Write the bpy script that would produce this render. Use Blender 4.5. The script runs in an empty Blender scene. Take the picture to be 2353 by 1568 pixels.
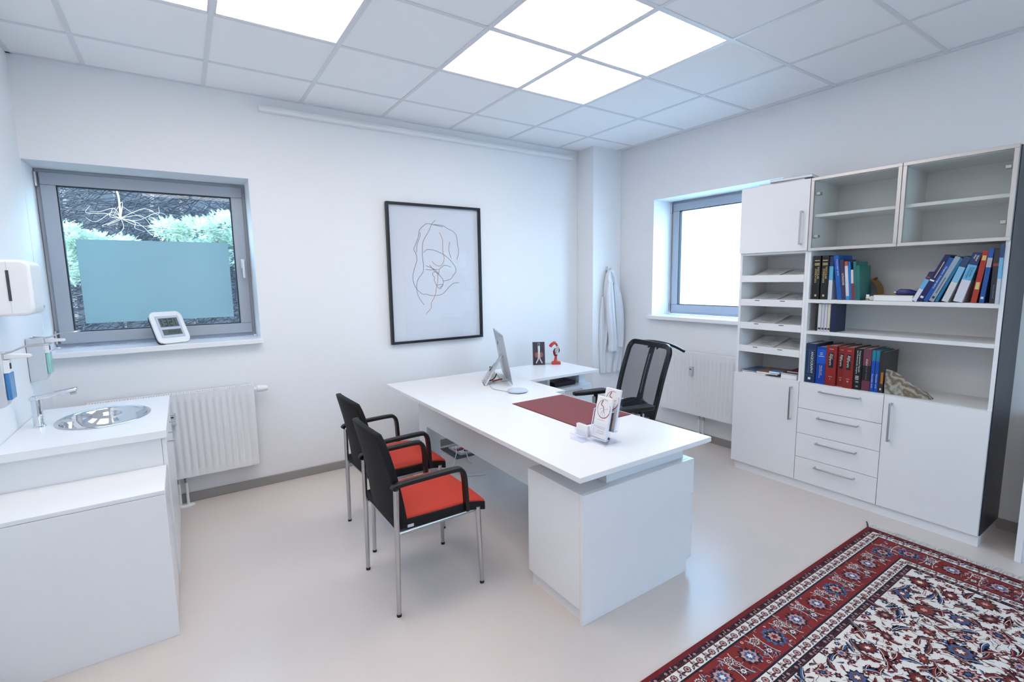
import bpy, bmesh, math, random
from mathutils import Matrix, Vector
random.seed(7)
S = bpy.context.scene
C = S.collection

# ------------------------------------------------------------------ camera
cam = bpy.data.cameras.new('camera')
cam.sensor_fit = 'HORIZONTAL'; cam.sensor_width = 36.0
cam.lens = 36.0 * 1123.713 / 2353.0
cam.clip_start = 0.02; cam.clip_end = 300
camo = bpy.data.objects.new('camera', cam); C.objects.link(camo)
camo.location = (-4.0435, -4.1094, 1.5627)
camo.rotation_euler = (1.44517, 0.0151987, -0.5926322)
S.camera = camo

# ------------------------------------------------------------------ world, sun, exposure
w = bpy.data.worlds.new('sky'); S.world = w; w.use_nodes = True
nt = w.node_tree; nt.nodes.clear()
wo = nt.nodes.new('ShaderNodeOutputWorld'); bg = nt.nodes.new('ShaderNodeBackground')
tc = nt.nodes.new('ShaderNodeTexCoord'); sx = nt.nodes.new('ShaderNodeSeparateXYZ')
rp = nt.nodes.new('ShaderNodeValToRGB')
rp.color_ramp.elements[0].position = 0.0; rp.color_ramp.elements[0].color = (0.66, 0.82, 1.0, 1)
rp.color_ramp.elements[1].position = 0.8; rp.color_ramp.elements[1].color = (0.34, 0.58, 1.0, 1)
nt.links.new(tc.outputs['Generated'], sx.inputs[0]); nt.links.new(sx.outputs['Z'], rp.inputs[0])
nt.links.new(rp.outputs[0], bg.inputs['Color']); nt.links.new(bg.outputs[0], wo.inputs[0])
bg.inputs['Strength'].default_value = 14.0
sun = bpy.data.lights.new('sun', 'SUN'); sun.energy = 22.0; sun.angle = 0.01; sun.color = (1.0, 0.96, 0.9)
suno = bpy.data.objects.new('sun', sun); C.objects.link(suno)
suno.rotation_euler = Vector((0.80, 0.04, -0.75)).to_track_quat('-Z', 'Y').to_euler()
PANEL_STRENGTH = 4.6
S.view_settings.view_transform = 'Standard'; S.view_settings.look = 'None'
S.view_settings.exposure = 0.12; S.view_settings.gamma = 1.0
S.view_settings.use_curve_mapping = False

# ------------------------------------------------------------------ helpers
def lin(c):
    return tuple(((x / 255 / 12.92) if x / 255 <= 0.04045 else ((x / 255 + 0.055) / 1.055) ** 2.4) for x in c)

def mat(name, rgb, rough=0.5, metal=0.0, var=0.04, scale=30.0, bump=0.0, spec=0.5, coat=0.0, emit=0.0, trans=0.0, ior=1.45, sheen=0.0):
    m = bpy.data.materials.new(name); m.use_nodes = True
    n = m.node_tree; b = n.nodes['Principled BSDF']
    col = lin(rgb)
    t = n.nodes.new('ShaderNodeTexCoord'); nz = n.nodes.new('ShaderNodeTexNoise')
    nz.inputs['Scale'].default_value = scale; nz.inputs['Detail'].default_value = 3.0
    n.links.new(t.outputs['Object'], nz.inputs['Vector'])
    mx = n.nodes.new('ShaderNodeMix'); mx.data_type = 'RGBA'
    mx.inputs['A'].default_value = (*[max(0, x * (1 - var)) for x in col], 1)
    mx.inputs['B'].default_value = (*[min(1, x * (1 + var)) for x in col], 1)
    n.links.new(nz.outputs['Fac'], mx.inputs['Factor'])
    n.links.new(mx.outputs['Result'], b.inputs['Base Color'])
    b.inputs['Roughness'].default_value = rough; b.inputs['Metallic'].default_value = metal
    b.inputs['Specular IOR Level'].default_value = spec
    b.inputs['Coat Weight'].default_value = coat
    b.inputs['Transmission Weight'].default_value = trans; b.inputs['IOR'].default_value = ior
    b.inputs['Sheen Weight'].default_value = sheen
    if bump:
        bp = n.nodes.new('ShaderNodeBump'); bp.inputs['Strength'].default_value = bump; bp.inputs['Distance'].default_value = 0.002
        n.links.new(nz.outputs['Fac'], bp.inputs['Height']); n.links.new(bp.outputs[0], b.inputs['Normal'])
    if emit:
        b.inputs['Emission Color'].default_value = (*col, 1); b.inputs['Emission Strength'].default_value = emit
    return m

def glass_mat(name, rgb=(235, 245, 245), refl=1.0, rough=0.0):
    m = bpy.data.materials.new(name); m.use_nodes = True
    n = m.node_tree; n.nodes.clear()
    o = n.nodes.new('ShaderNodeOutputMaterial'); mix = n.nodes.new('ShaderNodeMixShader')
    tr = n.nodes.new('ShaderNodeBsdfTransparent'); gl = n.nodes.new('ShaderNodeBsdfGlossy')
    lw = n.nodes.new('ShaderNodeLayerWeight'); pw = n.nodes.new('ShaderNodeMath'); pw.operation = 'POWER'; pw.inputs[1].default_value = 5.0
    mu = n.nodes.new('ShaderNodeMath'); mu.operation = 'MULTIPLY_ADD'; mu.inputs[1].default_value = 0.9 * refl; mu.inputs[2].default_value = 0.035 * refl; mu.use_clamp = True
    tr.inputs['Color'].default_value = (*lin(rgb), 1); gl.inputs['Roughness'].default_value = rough
    n.links.new(lw.outputs['Facing'], pw.inputs[0]); n.links.new(pw.outputs[0], mu.inputs[0]); n.links.new(mu.outputs[0], mix.inputs[0])
    n.links.new(tr.outputs[0], mix.inputs[1]); n.links.new(gl.outputs[0], mix.inputs[2]); n.links.new(mix.outputs[0], o.inputs[0])
    return m

def bands_mat(name, bands, rough=0.35):
    """flat print: colour bands up the height of the object (Generated Z)"""
    m = bpy.data.materials.new(name); m.use_nodes = True
    n = m.node_tree; b = n.nodes['Principled BSDF']
    t = n.nodes.new('ShaderNodeTexCoord'); s = n.nodes.new('ShaderNodeSeparateXYZ'); r = n.nodes.new('ShaderNodeValToRGB')
    r.color_ramp.interpolation = 'CONSTANT'
    el = r.color_ramp.elements
    while len(el) > 1: el.remove(el[-1])
    el[0].position = 0.0; el[0].color = (*lin(bands[0][1]), 1)
    for p, c in bands[1:]:
        e = el.new(p); e.color = (*lin(c), 1)
    n.links.new(t.outputs['Generated'], s.inputs[0]); n.links.new(s.outputs['Z'], r.inputs[0])
    n.links.new(r.outputs[0], b.inputs['Base Color']); b.inputs['Roughness'].default_value = rough
    return m

W = {}
def box(bm, x0, x1, y0, y1, z0, z1):
    if x0 > x1: x0, x1 = x1, x0
    if y0 > y1: y0, y1 = y1, y0
    if z0 > z1: z0, z1 = z1, z0
    v = [bm.verts.new(p) for p in ((x0,y0,z0),(x1,y0,z0),(x1,y1,z0),(x0,y1,z0),(x0,y0,z1),(x1,y0,z1),(x1,y1,z1),(x0,y1,z1))]
    for f in ((0,3,2,1),(4,5,6,7),(0,1,5,4),(1,2,6,5),(2,3,7,6),(3,0,4,7)):
        bm.faces.new([v[i] for i in f])
    return v

def B(*boxes):
    bm = bmesh.new()
    for b in boxes: box(bm, *b)
    return bm

def obox(bm, mtx, x0, x1, y0, y1, z0, z1):
    for v in box(bm, x0, x1, y0, y1, z0, z1): v.co = mtx @ v.co

def frame_of(d):
    d = Vector(d).normalized()
    a = Vector((0,0,1)) if abs(d.z) < 0.9 else Vector((1,0,0))
    u = d.cross(a).normalized(); v = d.cross(u).normalized()
    return u, v

def tube(bm, pts, r, seg=8, cap=True, flat=1.0):
    """swept tube along pts; r number or list; parallel-transport frame"""
    pts = [Vector(p) for p in pts]; n = len(pts)
    rr = r if isinstance(r, (list, tuple)) else [r] * n
    tang = []
    for i in range(n):
        a = pts[max(0, i-1)]; b = pts[min(n-1, i+1)]
        tang.append((b - a).normalized())
    u, v = frame_of(tang[0])
    rings = []
    for i in range(n):
        t = tang[i]
        u = (u - t * u.dot(t)).normalized(); v = t.cross(u).normalized()
        rings.append([bm.verts.new(pts[i] + (u * math.cos(2*math.pi*k/seg) + v * math.sin(2*math.pi*k/seg) * flat) * rr[i]) for k in range(seg)])
    for i in range(n-1):
        for k in range(seg):
            bm.faces.new((rings[i][k], rings[i][(k+1)%seg], rings[i+1][(k+1)%seg], rings[i+1][k]))
    if cap:
        bm.faces.new(rings[0][::-1]); bm.faces.new(rings[-1])

def T(pts, r, seg=8, **k):
    bm = bmesh.new(); tube(bm, pts, r, seg, **k); return bm

def lathe(bm, prof, c=(0,0,0), seg=24, sx=1.0, sy=1.0, cap=True):
    rings = []
    for r, z in prof:
        rings.append([bm.verts.new((c[0] + sx*r*math.cos(2*math.pi*k/seg), c[1] + sy*r*math.sin(2*math.pi*k/seg), c[2] + z)) for k in range(seg)])
    for i in range(len(prof)-1):
        for k in range(seg):
            bm.faces.new((rings[i][k], rings[i][(k+1)%seg], rings[i+1][(k+1)%seg], rings[i+1][k]))
    if cap:
        bm.faces.new(rings[0][::-1]); bm.faces.new(rings[-1])

def loft(bm, rings, cap=True, close=True):
    vs = [[bm.verts.new(p) for p in r] for r in rings]; n = len(vs[0])
    for i in range(len(vs)-1):
        for k in range(n if close else n-1):
            bm.faces.new((vs[i][k], vs[i][(k+1)%n], vs[i+1][(k+1)%n], vs[i+1][k]))
    if cap and close:
        bm.faces.new(vs[0][::-1]); bm.faces.new(vs[-1])

def prism(bm, pts, ax, a0, a1):
    """2D polygon pts extruded along axis ax ('x','y','z') from a0 to a1"""
    def P(p, a):
        return {'x': (a, p[0], p[1]), 'y': (p[0], a, p[1]), 'z': (p[0], p[1], a)}[ax]
    v0 = [bm.verts.new(P(p, a0)) for p in pts]; v1 = [bm.verts.new(P(p, a1)) for p in pts]
    n = len(pts)
    bm.faces.new(v0); bm.faces.new(v1[::-1])
    for i in range(n): bm.faces.new((v0[i], v1[i], v1[(i+1)%n], v0[(i+1)%n]))

def rrect(x0, x1, z0, z1, r, seg=5):
    out = []
    for cx, cz, a0 in ((x1-r, z1-r, 0), (x0+r, z1-r, 90), (x0+r, z0+r, 180), (x1-r, z0+r, 270)):
        for k in range(seg+1):
            a = math.radians(a0 + 90*k/seg); out.append((cx + r*math.cos(a), cz + r*math.sin(a)))
    return out

def spline(pts, n=6):
    pts = [Vector(p) for p in pts]; out = []
    for i in range(len(pts)-1):
        p0 = pts[max(0,i-1)]; p1 = pts[i]; p2 = pts[i+1]; p3 = pts[min(len(pts)-1,i+2)]
        for k in range(n):
            t = k/n
            out.append(0.5*((2*p1)+(p2-p0)*t+(2*p0-5*p1+4*p2-p3)*t*t+(3*p1-p0-3*p2+p3)*t*t*t))
    out.append(pts[-1]); return out

def obj(name, bm, m, parent=None, bevel=0.0, local=False, smooth=38, kind=None, label=None, seg=2):
    bmesh.ops.recalc_face_normals(bm, faces=bm.faces)
    me = bpy.data.meshes.new(name)
    o = bpy.data.objects.new(name, me); C.objects.link(o)
    if parent is not None:
        o.parent = parent
        if not local: bm.transform(W[parent.name].inverted())
        W[o.name] = W[parent.name]
    else:
        xs = [v.co for v in bm.verts]
        mn = [min(c[i] for c in xs) for i in range(3)]; mx = [max(c[i] for c in xs) for i in range(3)]
        loc = Vector(((mn[0]+mx[0])/2, (mn[1]+mx[1])/2, mn[2]))
        bm.transform(Matrix.Translation(-loc)); o.location = loc; W[o.name] = Matrix.Translation(loc)
    bm.to_mesh(me); bm.free()
    if isinstance(m, (list, tuple)):
        for k in m: me.materials.append(k)
    else: me.materials.append(m)
    if smooth:
        me.polygons.foreach_set('use_smooth', [True]*len(me.polygons))
        me.set_sharp_from_angle(angle=math.radians(smooth))
    if bevel:
        b = o.modifiers.new('bevel', 'BEVEL'); b.width = bevel; b.segments = seg; b.limit_method = 'ANGLE'; b.angle_limit = math.radians(40)
        b.harden_normals = False
    if kind: o['kind'] = kind
    if label: o['label'] = label
    return o

def thing(name, label, cat, loc=(0,0,0), rotz=0.0, group=None, rot=None):
    o = bpy.data.objects.new(name, None); C.objects.link(o)
    o.empty_display_size = 0.05
    o.location = loc
    e = rot if rot else (0, 0, rotz)
    o.rotation_euler = e
    from mathutils import Euler
    W[o.name] = Matrix.Translation(Vector(loc)) @ Euler(e).to_matrix().to_4x4()
    o['label'] = label; o['category'] = cat
    if group: o['group'] = group
    return o

def tag(o, label, cat, group=None):
    o['label'] = label; o['category'] = cat
    if group: o['group'] = group
    return o

def struct(name, bm, m, **k):
    return obj(name, bm, m, kind='structure', **k)

def share(name, src, parent, loc):
    """a copy of a part that shares its mesh"""
    o = bpy.data.objects.new(name, src.data); C.objects.link(o); o.parent = parent
    o.location = loc
    for md in src.modifiers:
        b = o.modifiers.new(md.name, 'BEVEL'); b.width = md.width; b.segments = md.segments; b.limit_method = 'ANGLE'; b.angle_limit = md.angle_limit
    W[o.name] = W[parent.name]
    return o

def copy_tree(o, parent=None):
    c = o.copy(); C.objects.link(c)
    if parent is not None: c.parent = parent
    for ch in list(o.children): copy_tree(ch, c)
    return c

# lettering: every string is turned into a mesh once, while the scene is still empty
TXT = {}
def prepare_text(strings):
    tmp = []
    for s in strings:
        cu = bpy.data.curves.new('lettering', 'FONT'); cu.body = s; cu.size = 1.0; cu.align_x = 'CENTER'; cu.align_y = 'CENTER'
        cu.resolution_u = 2
        o = bpy.data.objects.new('lettering_source', cu); C.objects.link(o); tmp.append((s, o, cu))
    bpy.context.view_layer.update()
    dg = bpy.context.evaluated_depsgraph_get()
    for s, o, cu in tmp:
        me = bpy.data.meshes.new_from_object(o.evaluated_get(dg))
        TXT[s] = ([tuple(v.co) for v in me.vertices], [tuple(p.vertices) for p in me.polygons])
        C.objects.unlink(o); bpy.data.objects.remove(o); bpy.data.meshes.remove(me)

def text(s, mtx, m, parent, width=None, height=None, name='lettering', local=False):
    """place string s (in its own XY plane, facing +Z) scaled to width / cap height"""
    vs, fs = TXT[s]
    x0 = min(v[0] for v in vs); x1 = max(v[0] for v in vs); y0 = min(v[1] for v in vs); y1 = max(v[1] for v in vs)
    kx = (width / (x1 - x0)) if width else None
    ky = (height / (y1 - y0)) if height else None
    if kx is None: kx = ky
    if ky is None: ky = kx
    bm = bmesh.new()
    vv = [bm.verts.new(mtx @ Vector(((v[0]-(x0+x1)/2)*kx, (v[1]-(y0+y1)/2)*ky, 0))) for v in vs]
    for f in fs:
        try: bm.faces.new([vv[i] for i in f])
        except ValueError: pass
    return obj(name, bm, m, parent, local=local, smooth=0)

prepare_text(['ANGIOGRAPHY', 'Interventional Radiology', "Abrams'", 'Angiography', 'I', 'II', 'III', 'Comprehensive Vascular', 'and Endovascular Surgery',
    'ATLAS of', 'Vascular Anatomy', 'VASCULAR', 'DISEASES', 'ULTRASOUND', 'Duplex Sonography', 'Praktische', 'Phlebologie', 'Weber', 'May',
    'Venous ultrasound', 'Baum', 'Vascular and', 'Interventional Radiology '])

# ------------------------------------------------------------------ materials
mWall = mat('white wall paint', (236, 237, 240), 0.75, var=0.012, scale=60, bump=0.05)
mCeilTile = mat('white mineral ceiling tile', (246, 247, 249), 0.85, var=0.02, scale=180, bump=0.12)
mGrid = mat('white enamelled grid metal', (222, 225, 230), 0.4, var=0.01)
mFloor = mat('pale grey vinyl floor', (216, 206, 201), 0.27, var=0.02, scale=6, spec=0.5)
mBase = mat('grey vinyl baseboard', (150, 147, 146), 0.45, var=0.03)
mLam = mat('white laminate', (236, 237, 240), 0.28, var=0.01, scale=12)
mLamIn = mat('white laminate inside', (230, 231, 233), 0.4, var=0.01, scale=12)
mGap = mat('dark joint', (70, 72, 78), 0.7)
mDarkPanel = mat('anthracite panel', (38, 44, 55), 0.35, var=0.05)
mSteel = mat('brushed steel', (190, 190, 192), 0.28, metal=1.0, var=0.05, scale=90)
mChrome = mat('chrome', (225, 228, 232), 0.06, metal=1.0, var=0.01)
mAlu = mat('anodised aluminium', (200, 197, 196), 0.35, metal=0.6, var=0.03, scale=120)
mWinFrame = mat('grey window frame', (172, 177, 187), 0.4, metal=0.15, var=0.02)
mGasket = mat('black rubber gasket', (28, 34, 44), 0.6)
mGlass = glass_mat('window glass', (232, 243, 243), 0.9)
mCabGlass = glass_mat('cabinet glass', (249, 251, 250), .9)
mPicGlass = glass_mat('picture glass', (252, 253, 255), 0.8)
mAcryl = glass_mat('clear acrylic', (253, 253, 255), .35)
mAcrylEdge = mat('acrylic edge', (226, 232, 250), 0.15, var=0.02)
mRad = mat('white radiator enamel', (232, 233, 236), 0.3, var=0.01)
mPlasticW = mat('white plastic', (236, 237, 240), 0.3, var=0.01)
mPlasticG = mat('pale grey plastic', (196, 200, 206), 0.4, var=0.02)
mBlackFab = mat('black upholstery', (17, 17, 20), 0.7, var=0.15, scale=220, bump=0.2, spec=.35)
mRedFab = mat('red upholstery', (188, 56, 40), 0.75, var=0.06, scale=260, bump=0.15)
mBlackPl = mat('black plastic', (12, 13, 16), 0.42, var=0.05)
mBlackGl = mat('black gloss plastic', (12, 17, 25), 0.25, var=0.03)
mRubber = mat('dark rubber', (34, 34, 36), 0.7)
mLeather = mat('dark red leather', (126, 50, 52), 0.5, var=0.06, scale=120, bump=0.1)
mPaper = mat('white paper', (236, 237, 240), 0.7, var=0.01)
mPrint = mat('grey print', (120, 124, 132), 0.7)
mPrintL = mat('pale print', (168, 170, 178), 0.7)
mPrintD = mat('dark print', (52, 54, 62), 0.7)
mPrintB = mat('blue print', (96, 140, 176), 0.6)
mPages = mat('book pages', (214, 206, 196), 0.8, var=0.06, scale=300)
mPrintW = mat('white print', (232, 232, 228), 0.5)
mPrintGold = mat('gold print', (206, 186, 128), 0.4, metal=0.2)
mBlack = mat('black lacquer', (22, 25, 33), 0.35, var=0.03)
mSilver = mat('silver aluminium shell', (186, 190, 196), 0.35, metal=0.55, var=0.02)

# ------------------------------------------------------------------ room dimensions
XL, YB, H = -4.77, -6.2, 2.905        # left wall, wall behind the camera, ceiling height
CT = 2.93                             # top of tiles
# window openings
AX0, AX1, AZ0, AZ1 = -4.768, -3.573, 1.125, 2.317      # in the wall with the drawing (y = 0)
BY0, BY1, BZ0, BZ1 = -1.985, -0.70, 1.135, 2.335       # in the wall with the bookcase (x = 0)
WT = 0.42

# floor
struct('floor', B((XL-0.2, WT, YB-0.2, WT, -0.12, 0.0)), mFloor)
# wall with drawing, opening cut by four boxes
struct('wall_back', B((XL-0.2, AX0, 0, WT, 0, CT+0.15), (AX1, WT, 0, WT, 0, CT+0.15), (AX0, AX1, 0, WT, 0, AZ0), (AX0, AX1, 0, WT, AZ1, CT+0.15)), mWall)
struct('wall_right', B((0, WT, BY1, 0, 0, CT+0.15), (0, WT, YB, BY0, 0, CT+0.15), (0, WT, BY0, BY1, 0, BZ0), (0, WT, BY0, BY1, BZ1, CT+0.15)), mWall)
struct('wall_left', B((XL-0.2, XL, YB-0.2, 0, 0, CT+0.15)), mWall)
FWX0, FWX1, FWZ0, FWZ1 = -2.5, -1.2, 1.0, 2.3          # unseen window, added behind the camera to let daylight in
struct('wall_front', B((XL, FWX0, YB-0.2, YB, 0, CT+0.15), (FWX1, WT, YB-0.2, YB, 0, CT+0.15), (FWX0, FWX1, YB-0.2, YB, 0, FWZ0), (FWX0, FWX1, YB-0.2, YB, FWZ1, CT+0.15)), mWall)
struct('wall_column', B((-0.41, 0, -0.25, 0, 0, H+0.01)), mWall, bevel=0.004)
for nm, bx_ in (('baseboard_back', (XL, -0.41, -0.012, 0, 0, 0.068)), ('baseboard_right', (-0.012, 0, YB, -0.25, 0, 0.068)),
                ('baseboard_left', (XL, XL+0.012, YB, -0.012, 0, 0.068)), ('baseboard_column', (-0.422, 0, -0.262, -0.25, 0, 0.068)),
                ('baseboard_front', (XL, 0, YB, YB+0.012, 0, 0.068))):
    struct(nm, B(bx_), mBase, bevel=0.004)

# ------------------------------------------------------------------ ceiling
GX, GY, TS = -0.6795, -0.4612, 0.625
ceil = struct('ceiling', B((XL-0.2, WT, YB-0.2, WT, CT+0.02, CT+0.2)), mCeilTile)
gx = sorted([x for x in (GX + TS*k for k in range(-8, 2)) if XL + 0.02 < x < -0.02])
gy = sorted([y for y in (GY - TS*k for k in range(0, 12)) if YB + 0.02 < y < 0])
ex = [XL] + gx + [0.0]; ey = [YB] + gy + [0.0]
def gi(i): return GX + TS*(i-6)
def gj(j): return GY - TS*j
LIT = {}
for a in (0, 1, 3, 4):
    for b in (1, 2): LIT[(round(gi(a), 2), round(gj(b+1), 2))] = (a, b)
for a in (0, 1):  # four unseen lit panels added behind the camera to brighten the room
    for b in (5, 6): LIT[(round(gi(a), 2), round(gj(b+1), 2))] = (a, b)
tile_src = {}
bw = 0.012
for i in range(len(ex)-1):
    for j in range(len(ey)-1):
        x0, x1, y0, y1 = ex[i], ex[i+1], ey[j], ey[j+1]
        if (round(x0, 2), round(y0, 2)) in LIT: continue
        key = (round(x1-x0, 3), round(y1-y0, 3))
        hx, hy = (x1-x0)/2 - bw + 0.002, (y1-y0)/2 - bw + 0.002
        ct = ((x0+x1)/2, (y0+y1)/2, 0)
        if key in tile_src:
            o = bpy.data.objects.new('ceiling_tile', tile_src[key]); C.objects.link(o); o.parent = ceil
            o.location = Vector(ct) - ceil.location + Vector((0, 0, 0)); o.location.z = H + 0.004 - ceil.location.z
        else:
            bm = B((-hx, hx, -hy, hy, 0, 0.018))
            o = obj('ceiling_tile', bm, mCeilTile, ceil, local=True)
            o.location = Vector((ct[0]-ceil.location.x, ct[1]-ceil.location.y, H + 0.004 - ceil.location.z))
            tile_src[key] = o.data
for x in gx:
    obj('grid_bar', B((x-bw, x+bw, YB, 0, H, H+0.012)), mGrid, ceil)
for y in gy:
    for i in range(len(ex)-1):
        obj('grid_bar', B((ex[i]+(bw if i else 0), ex[i+1]-(bw if i < len(ex)-2 else 0), y-bw, y+bw, H, H+0.0115)), mGrid, ceil)
for bx_ in ((XL, XL+0.02, YB, 0, H-0.002, H+0.02), (-0.02, 0, YB, 0, H-0.002, H+0.02), (XL, 0, -0.02, 0, H-0.002, H+0.02), (XL, 0, YB, YB+0.02, H-0.002, H+0.02)):
    obj('edge_trim', B(bx_), mGrid, ceil)

mDiff = bpy.data.materials.new('lit opal diffuser'); mDiff.use_nodes = True
_n = mDiff.node_tree; _b = _n.nodes['Principled BSDF']
_b.inputs['Base Color'].default_value = (0.9, 0.9, 0.9, 1); _b.inputs['Emission Color'].default_value = (1.0, 0.915, 0.85, 1)
_b.inputs['Emission Strength'].default_value = PANEL_STRENGTH
LAMP_LABEL = {
    (0, 1): 'lit square ceiling panel cut by the top edge, left of the large lit panel', (1, 1): 'large lit square ceiling panel above the left window side of the room',
    (0, 2): 'lit square ceiling panel above the sink, out of the picture top, left one', (1, 2): 'lit square ceiling panel just out of the picture top, over the chairs',
    (3, 1): 'left lit square panel of the four over the desk', (4, 1): 'lit square panel of the four over the desk, lowest and nearest the corner',
    (3, 2): 'lit square panel of the four over the desk, cut by the top edge', (4, 2): 'right lit square panel of the four over the desk, nearest the bookcase'}
for (x0, y0), (a, b) in LIT.items():
    lx0, lx1, ly0, ly1 = gi(a)+bw, gi(a+1)-bw, gj(b+1)+bw, gj(b)-bw
    lb = LAMP_LABEL.get((a, b)) or 'added lit square ceiling panel, unseen behind the camera, column %s row %s' % ({0: 'one', 1: 'two', 3: 'three', 4: 'four'}[a], {5: 'one', 6: 'two'}[b])
    t = thing('ceiling_light', lb, 'ceiling light', ((lx0+lx1)/2, (ly0+ly1)/2, H+0.002), group='square lit ceiling panels')
    e = 0.008
    obj('frame', B((lx0, lx1, ly0, ly0+e, H+0.002, H+0.02), (lx0, lx1, ly1-e, ly1, H+0.002, H+0.02), (lx0, lx0+e, ly0+e, ly1-e, H+0.002, H+0.02), (lx1-e, lx1, ly0+e, ly1-e, H+0.002, H+0.02)), mGrid, t)
    obj('diffuser', B((lx0+e, lx1-e, ly0+e, ly1-e, H+0.006, H+0.018)), mDiff, t)

# cable duct along the top of the wall with the drawing
t = thing('cable_duct', 'long white double cable duct under the ceiling above the drawing', 'cable duct', (-1.99, -0.02, 2.796))
obj('duct', B((-3.475, -0.511, -0.045, 0, 2.796, 2.822)), mPlasticW, t, bevel=0.002)
obj('cover', B((-3.475, -0.511, -0.035, 0, 2.8225, 2.838)), mPlasticW, t, bevel=0.002)

# ------------------------------------------------------------------ window A (garden) and window B (sky)
def ring(bm, u0, u1, z0, z1, w_, d0, d1, ax):
    for b in ((u0, u1, z0, z0+w_), (u0, u1, z1-w_, z1), (u0, u0+w_, z0+w_, z1-w_), (u1-w_, u1, z0+w_, z1-w_)):
        if ax == 'y': box(bm, b[0], b[1], d0, d1, b[2], b[3])
        else: box(bm, d0, d1, b[0], b[1], b[2], b[3])
    return bm

def window(name, u0, u1, z0, z1, d, ax, hinge_side, handle_side):
    """d: depth of the inner face of the outer frame"""
    fo = struct(name, ring(bmesh.new(), u0, u1, z0, z1, 0.055, d+0.015, d+0.075, ax), mWinFrame, bevel=0.003)
    sa = obj('sash', ring(bmesh.new(), u0+0.022, u1-0.022, z0+0.022, z1-0.022, 0.079, d-0.008, d+0.05, ax), mWinFrame, fo, bevel=0.005)
    g = 0.099
    obj('gasket', ring(bmesh.new(), u0+g, u1-g, z0+g, z1-g, 0.008, d-0.004, d+0.03, ax), mGasket, fo)
    bm = B((u0+g, u1-g, d+0.014, d+0.020, z0+g, z1-g)) if ax == 'y' else B((d+0.014, d+0.020, u0+g, u1-g, z0+g, z1-g))
    obj('pane', bm, mGlass, fo)
    for zz in (z0+0.07, z1-0.07):
        u = u0+0.006 if hinge_side < 0 else u1-0.006
        p = (lambda z: (u, d-0.012, z)) if ax == 'y' else (lambda z: (d-0.012, u, z))
        obj('hinge', T([p(zz-0.045), p(zz-0.012), p(zz+0.012), p(zz+0.045)], 0.010, 10), mSteel, fo)
    if handle_side:
        u = u1-0.055 if handle_side > 0 else u0+0.055
        zc = (z0+z1)/2 - 0.02
        bm = bmesh.new()
        if ax == 'y':
            box(bm, u-0.013, u+0.013, d-0.020, d-0.008, zc-0.035, zc+0.035)
            tube(bm, [(u, d-0.018, zc+0.01), (u, d-0.05, zc+0.01), (u, d-0.056, zc-0.01), (u, d-0.056, zc-0.11)], 0.009, 8)
        else:
            box(bm, d-0.020, d-0.008, u-0.013, u+0.013, zc-0.035, zc+0.035)
            tube(bm, [(d-0.018, u, zc+0.01), (d-0.05, u, zc+0.01), (d-0.056, u, zc-0.01), (d-0.056, u, zc-0.11)], 0.009, 8)
        obj('handle', bm, mPlasticW, fo, bevel=0.002, label='white window handle')
    return fo

winA = window('window_1', -4.766, -3.573, 1.153, 2.317, 0.28, 'y', -1, 1)
winB = window('window_2', -1.985, -0.70, 1.172, 2.335, 0.28, 'x', 1, -1)
winAdded = struct('added_window', ring(bmesh.new(), FWX0, FWX1, FWZ0, FWZ1, 0.07, YB-0.12, YB-0.06, 'y'), mWinFrame, bevel=0.003)  # unseen window, added for its daylight
obj('pane', B((FWX0+.07, FWX1-.07, YB-.09, YB-.084, FWZ0+.07, FWZ1-.07)), mGlass, winAdded)
# window boards
struct('trim_1', B((-4.765, -3.567, -0.062, 0.279, 1.116, 1.152)), mLam, bevel=0.004)
struct('trim_2', B((-0.062, 0.279, -2.02, -0.683, 1.135, 1.172)), mLam, bevel=0.004)
# frosted privacy film on the garden window
mFilm = bpy.data.materials.new('frosted film'); mFilm.use_nodes = True
_n = mFilm.node_tree; _n.nodes.clear()
_o = _n.nodes.new('ShaderNodeOutputMaterial'); _m = _n.nodes.new('ShaderNodeMixShader')
_d = _n.nodes.new('ShaderNodeBsdfDiffuse'); _t = _n.nodes.new('ShaderNodeBsdfTranslucent'); _z = _n.nodes.new('ShaderNodeTexNoise')
_c = _n.nodes.new('ShaderNodeValToRGB'); _tc = _n.nodes.new('ShaderNodeTexCoord')
_z.inputs['Scale'].default_value = 2.5
_c.color_ramp.elements[0].color = (*lin((176, 196, 198)), 1); _c.color_ramp.elements[1].color = (*lin((184, 204, 204)), 1)
_n.links.new(_tc.outputs['Object'], _z.inputs['Vector']); _n.links.new(_z.outputs['Fac'], _c.inputs[0])
_n.links.new(_c.outputs[0], _d.inputs[0]); _n.links.new(_c.outputs[0], _t.inputs[0]); _m.inputs[0].default_value = 0.5
_n.links.new(_d.outputs[0], _m.inputs[1]); _n.links.new(_t.outputs[0], _m.inputs[2]); _n.links.new(_m.outputs[0], _o.inputs[0])
obj('privacy_film', B((-4.603, -3.716, 0.2915, 0.2935, 1.306, 1.874)), mFilm, winA, label='pale blue frosted film on the lower pane')
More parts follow.
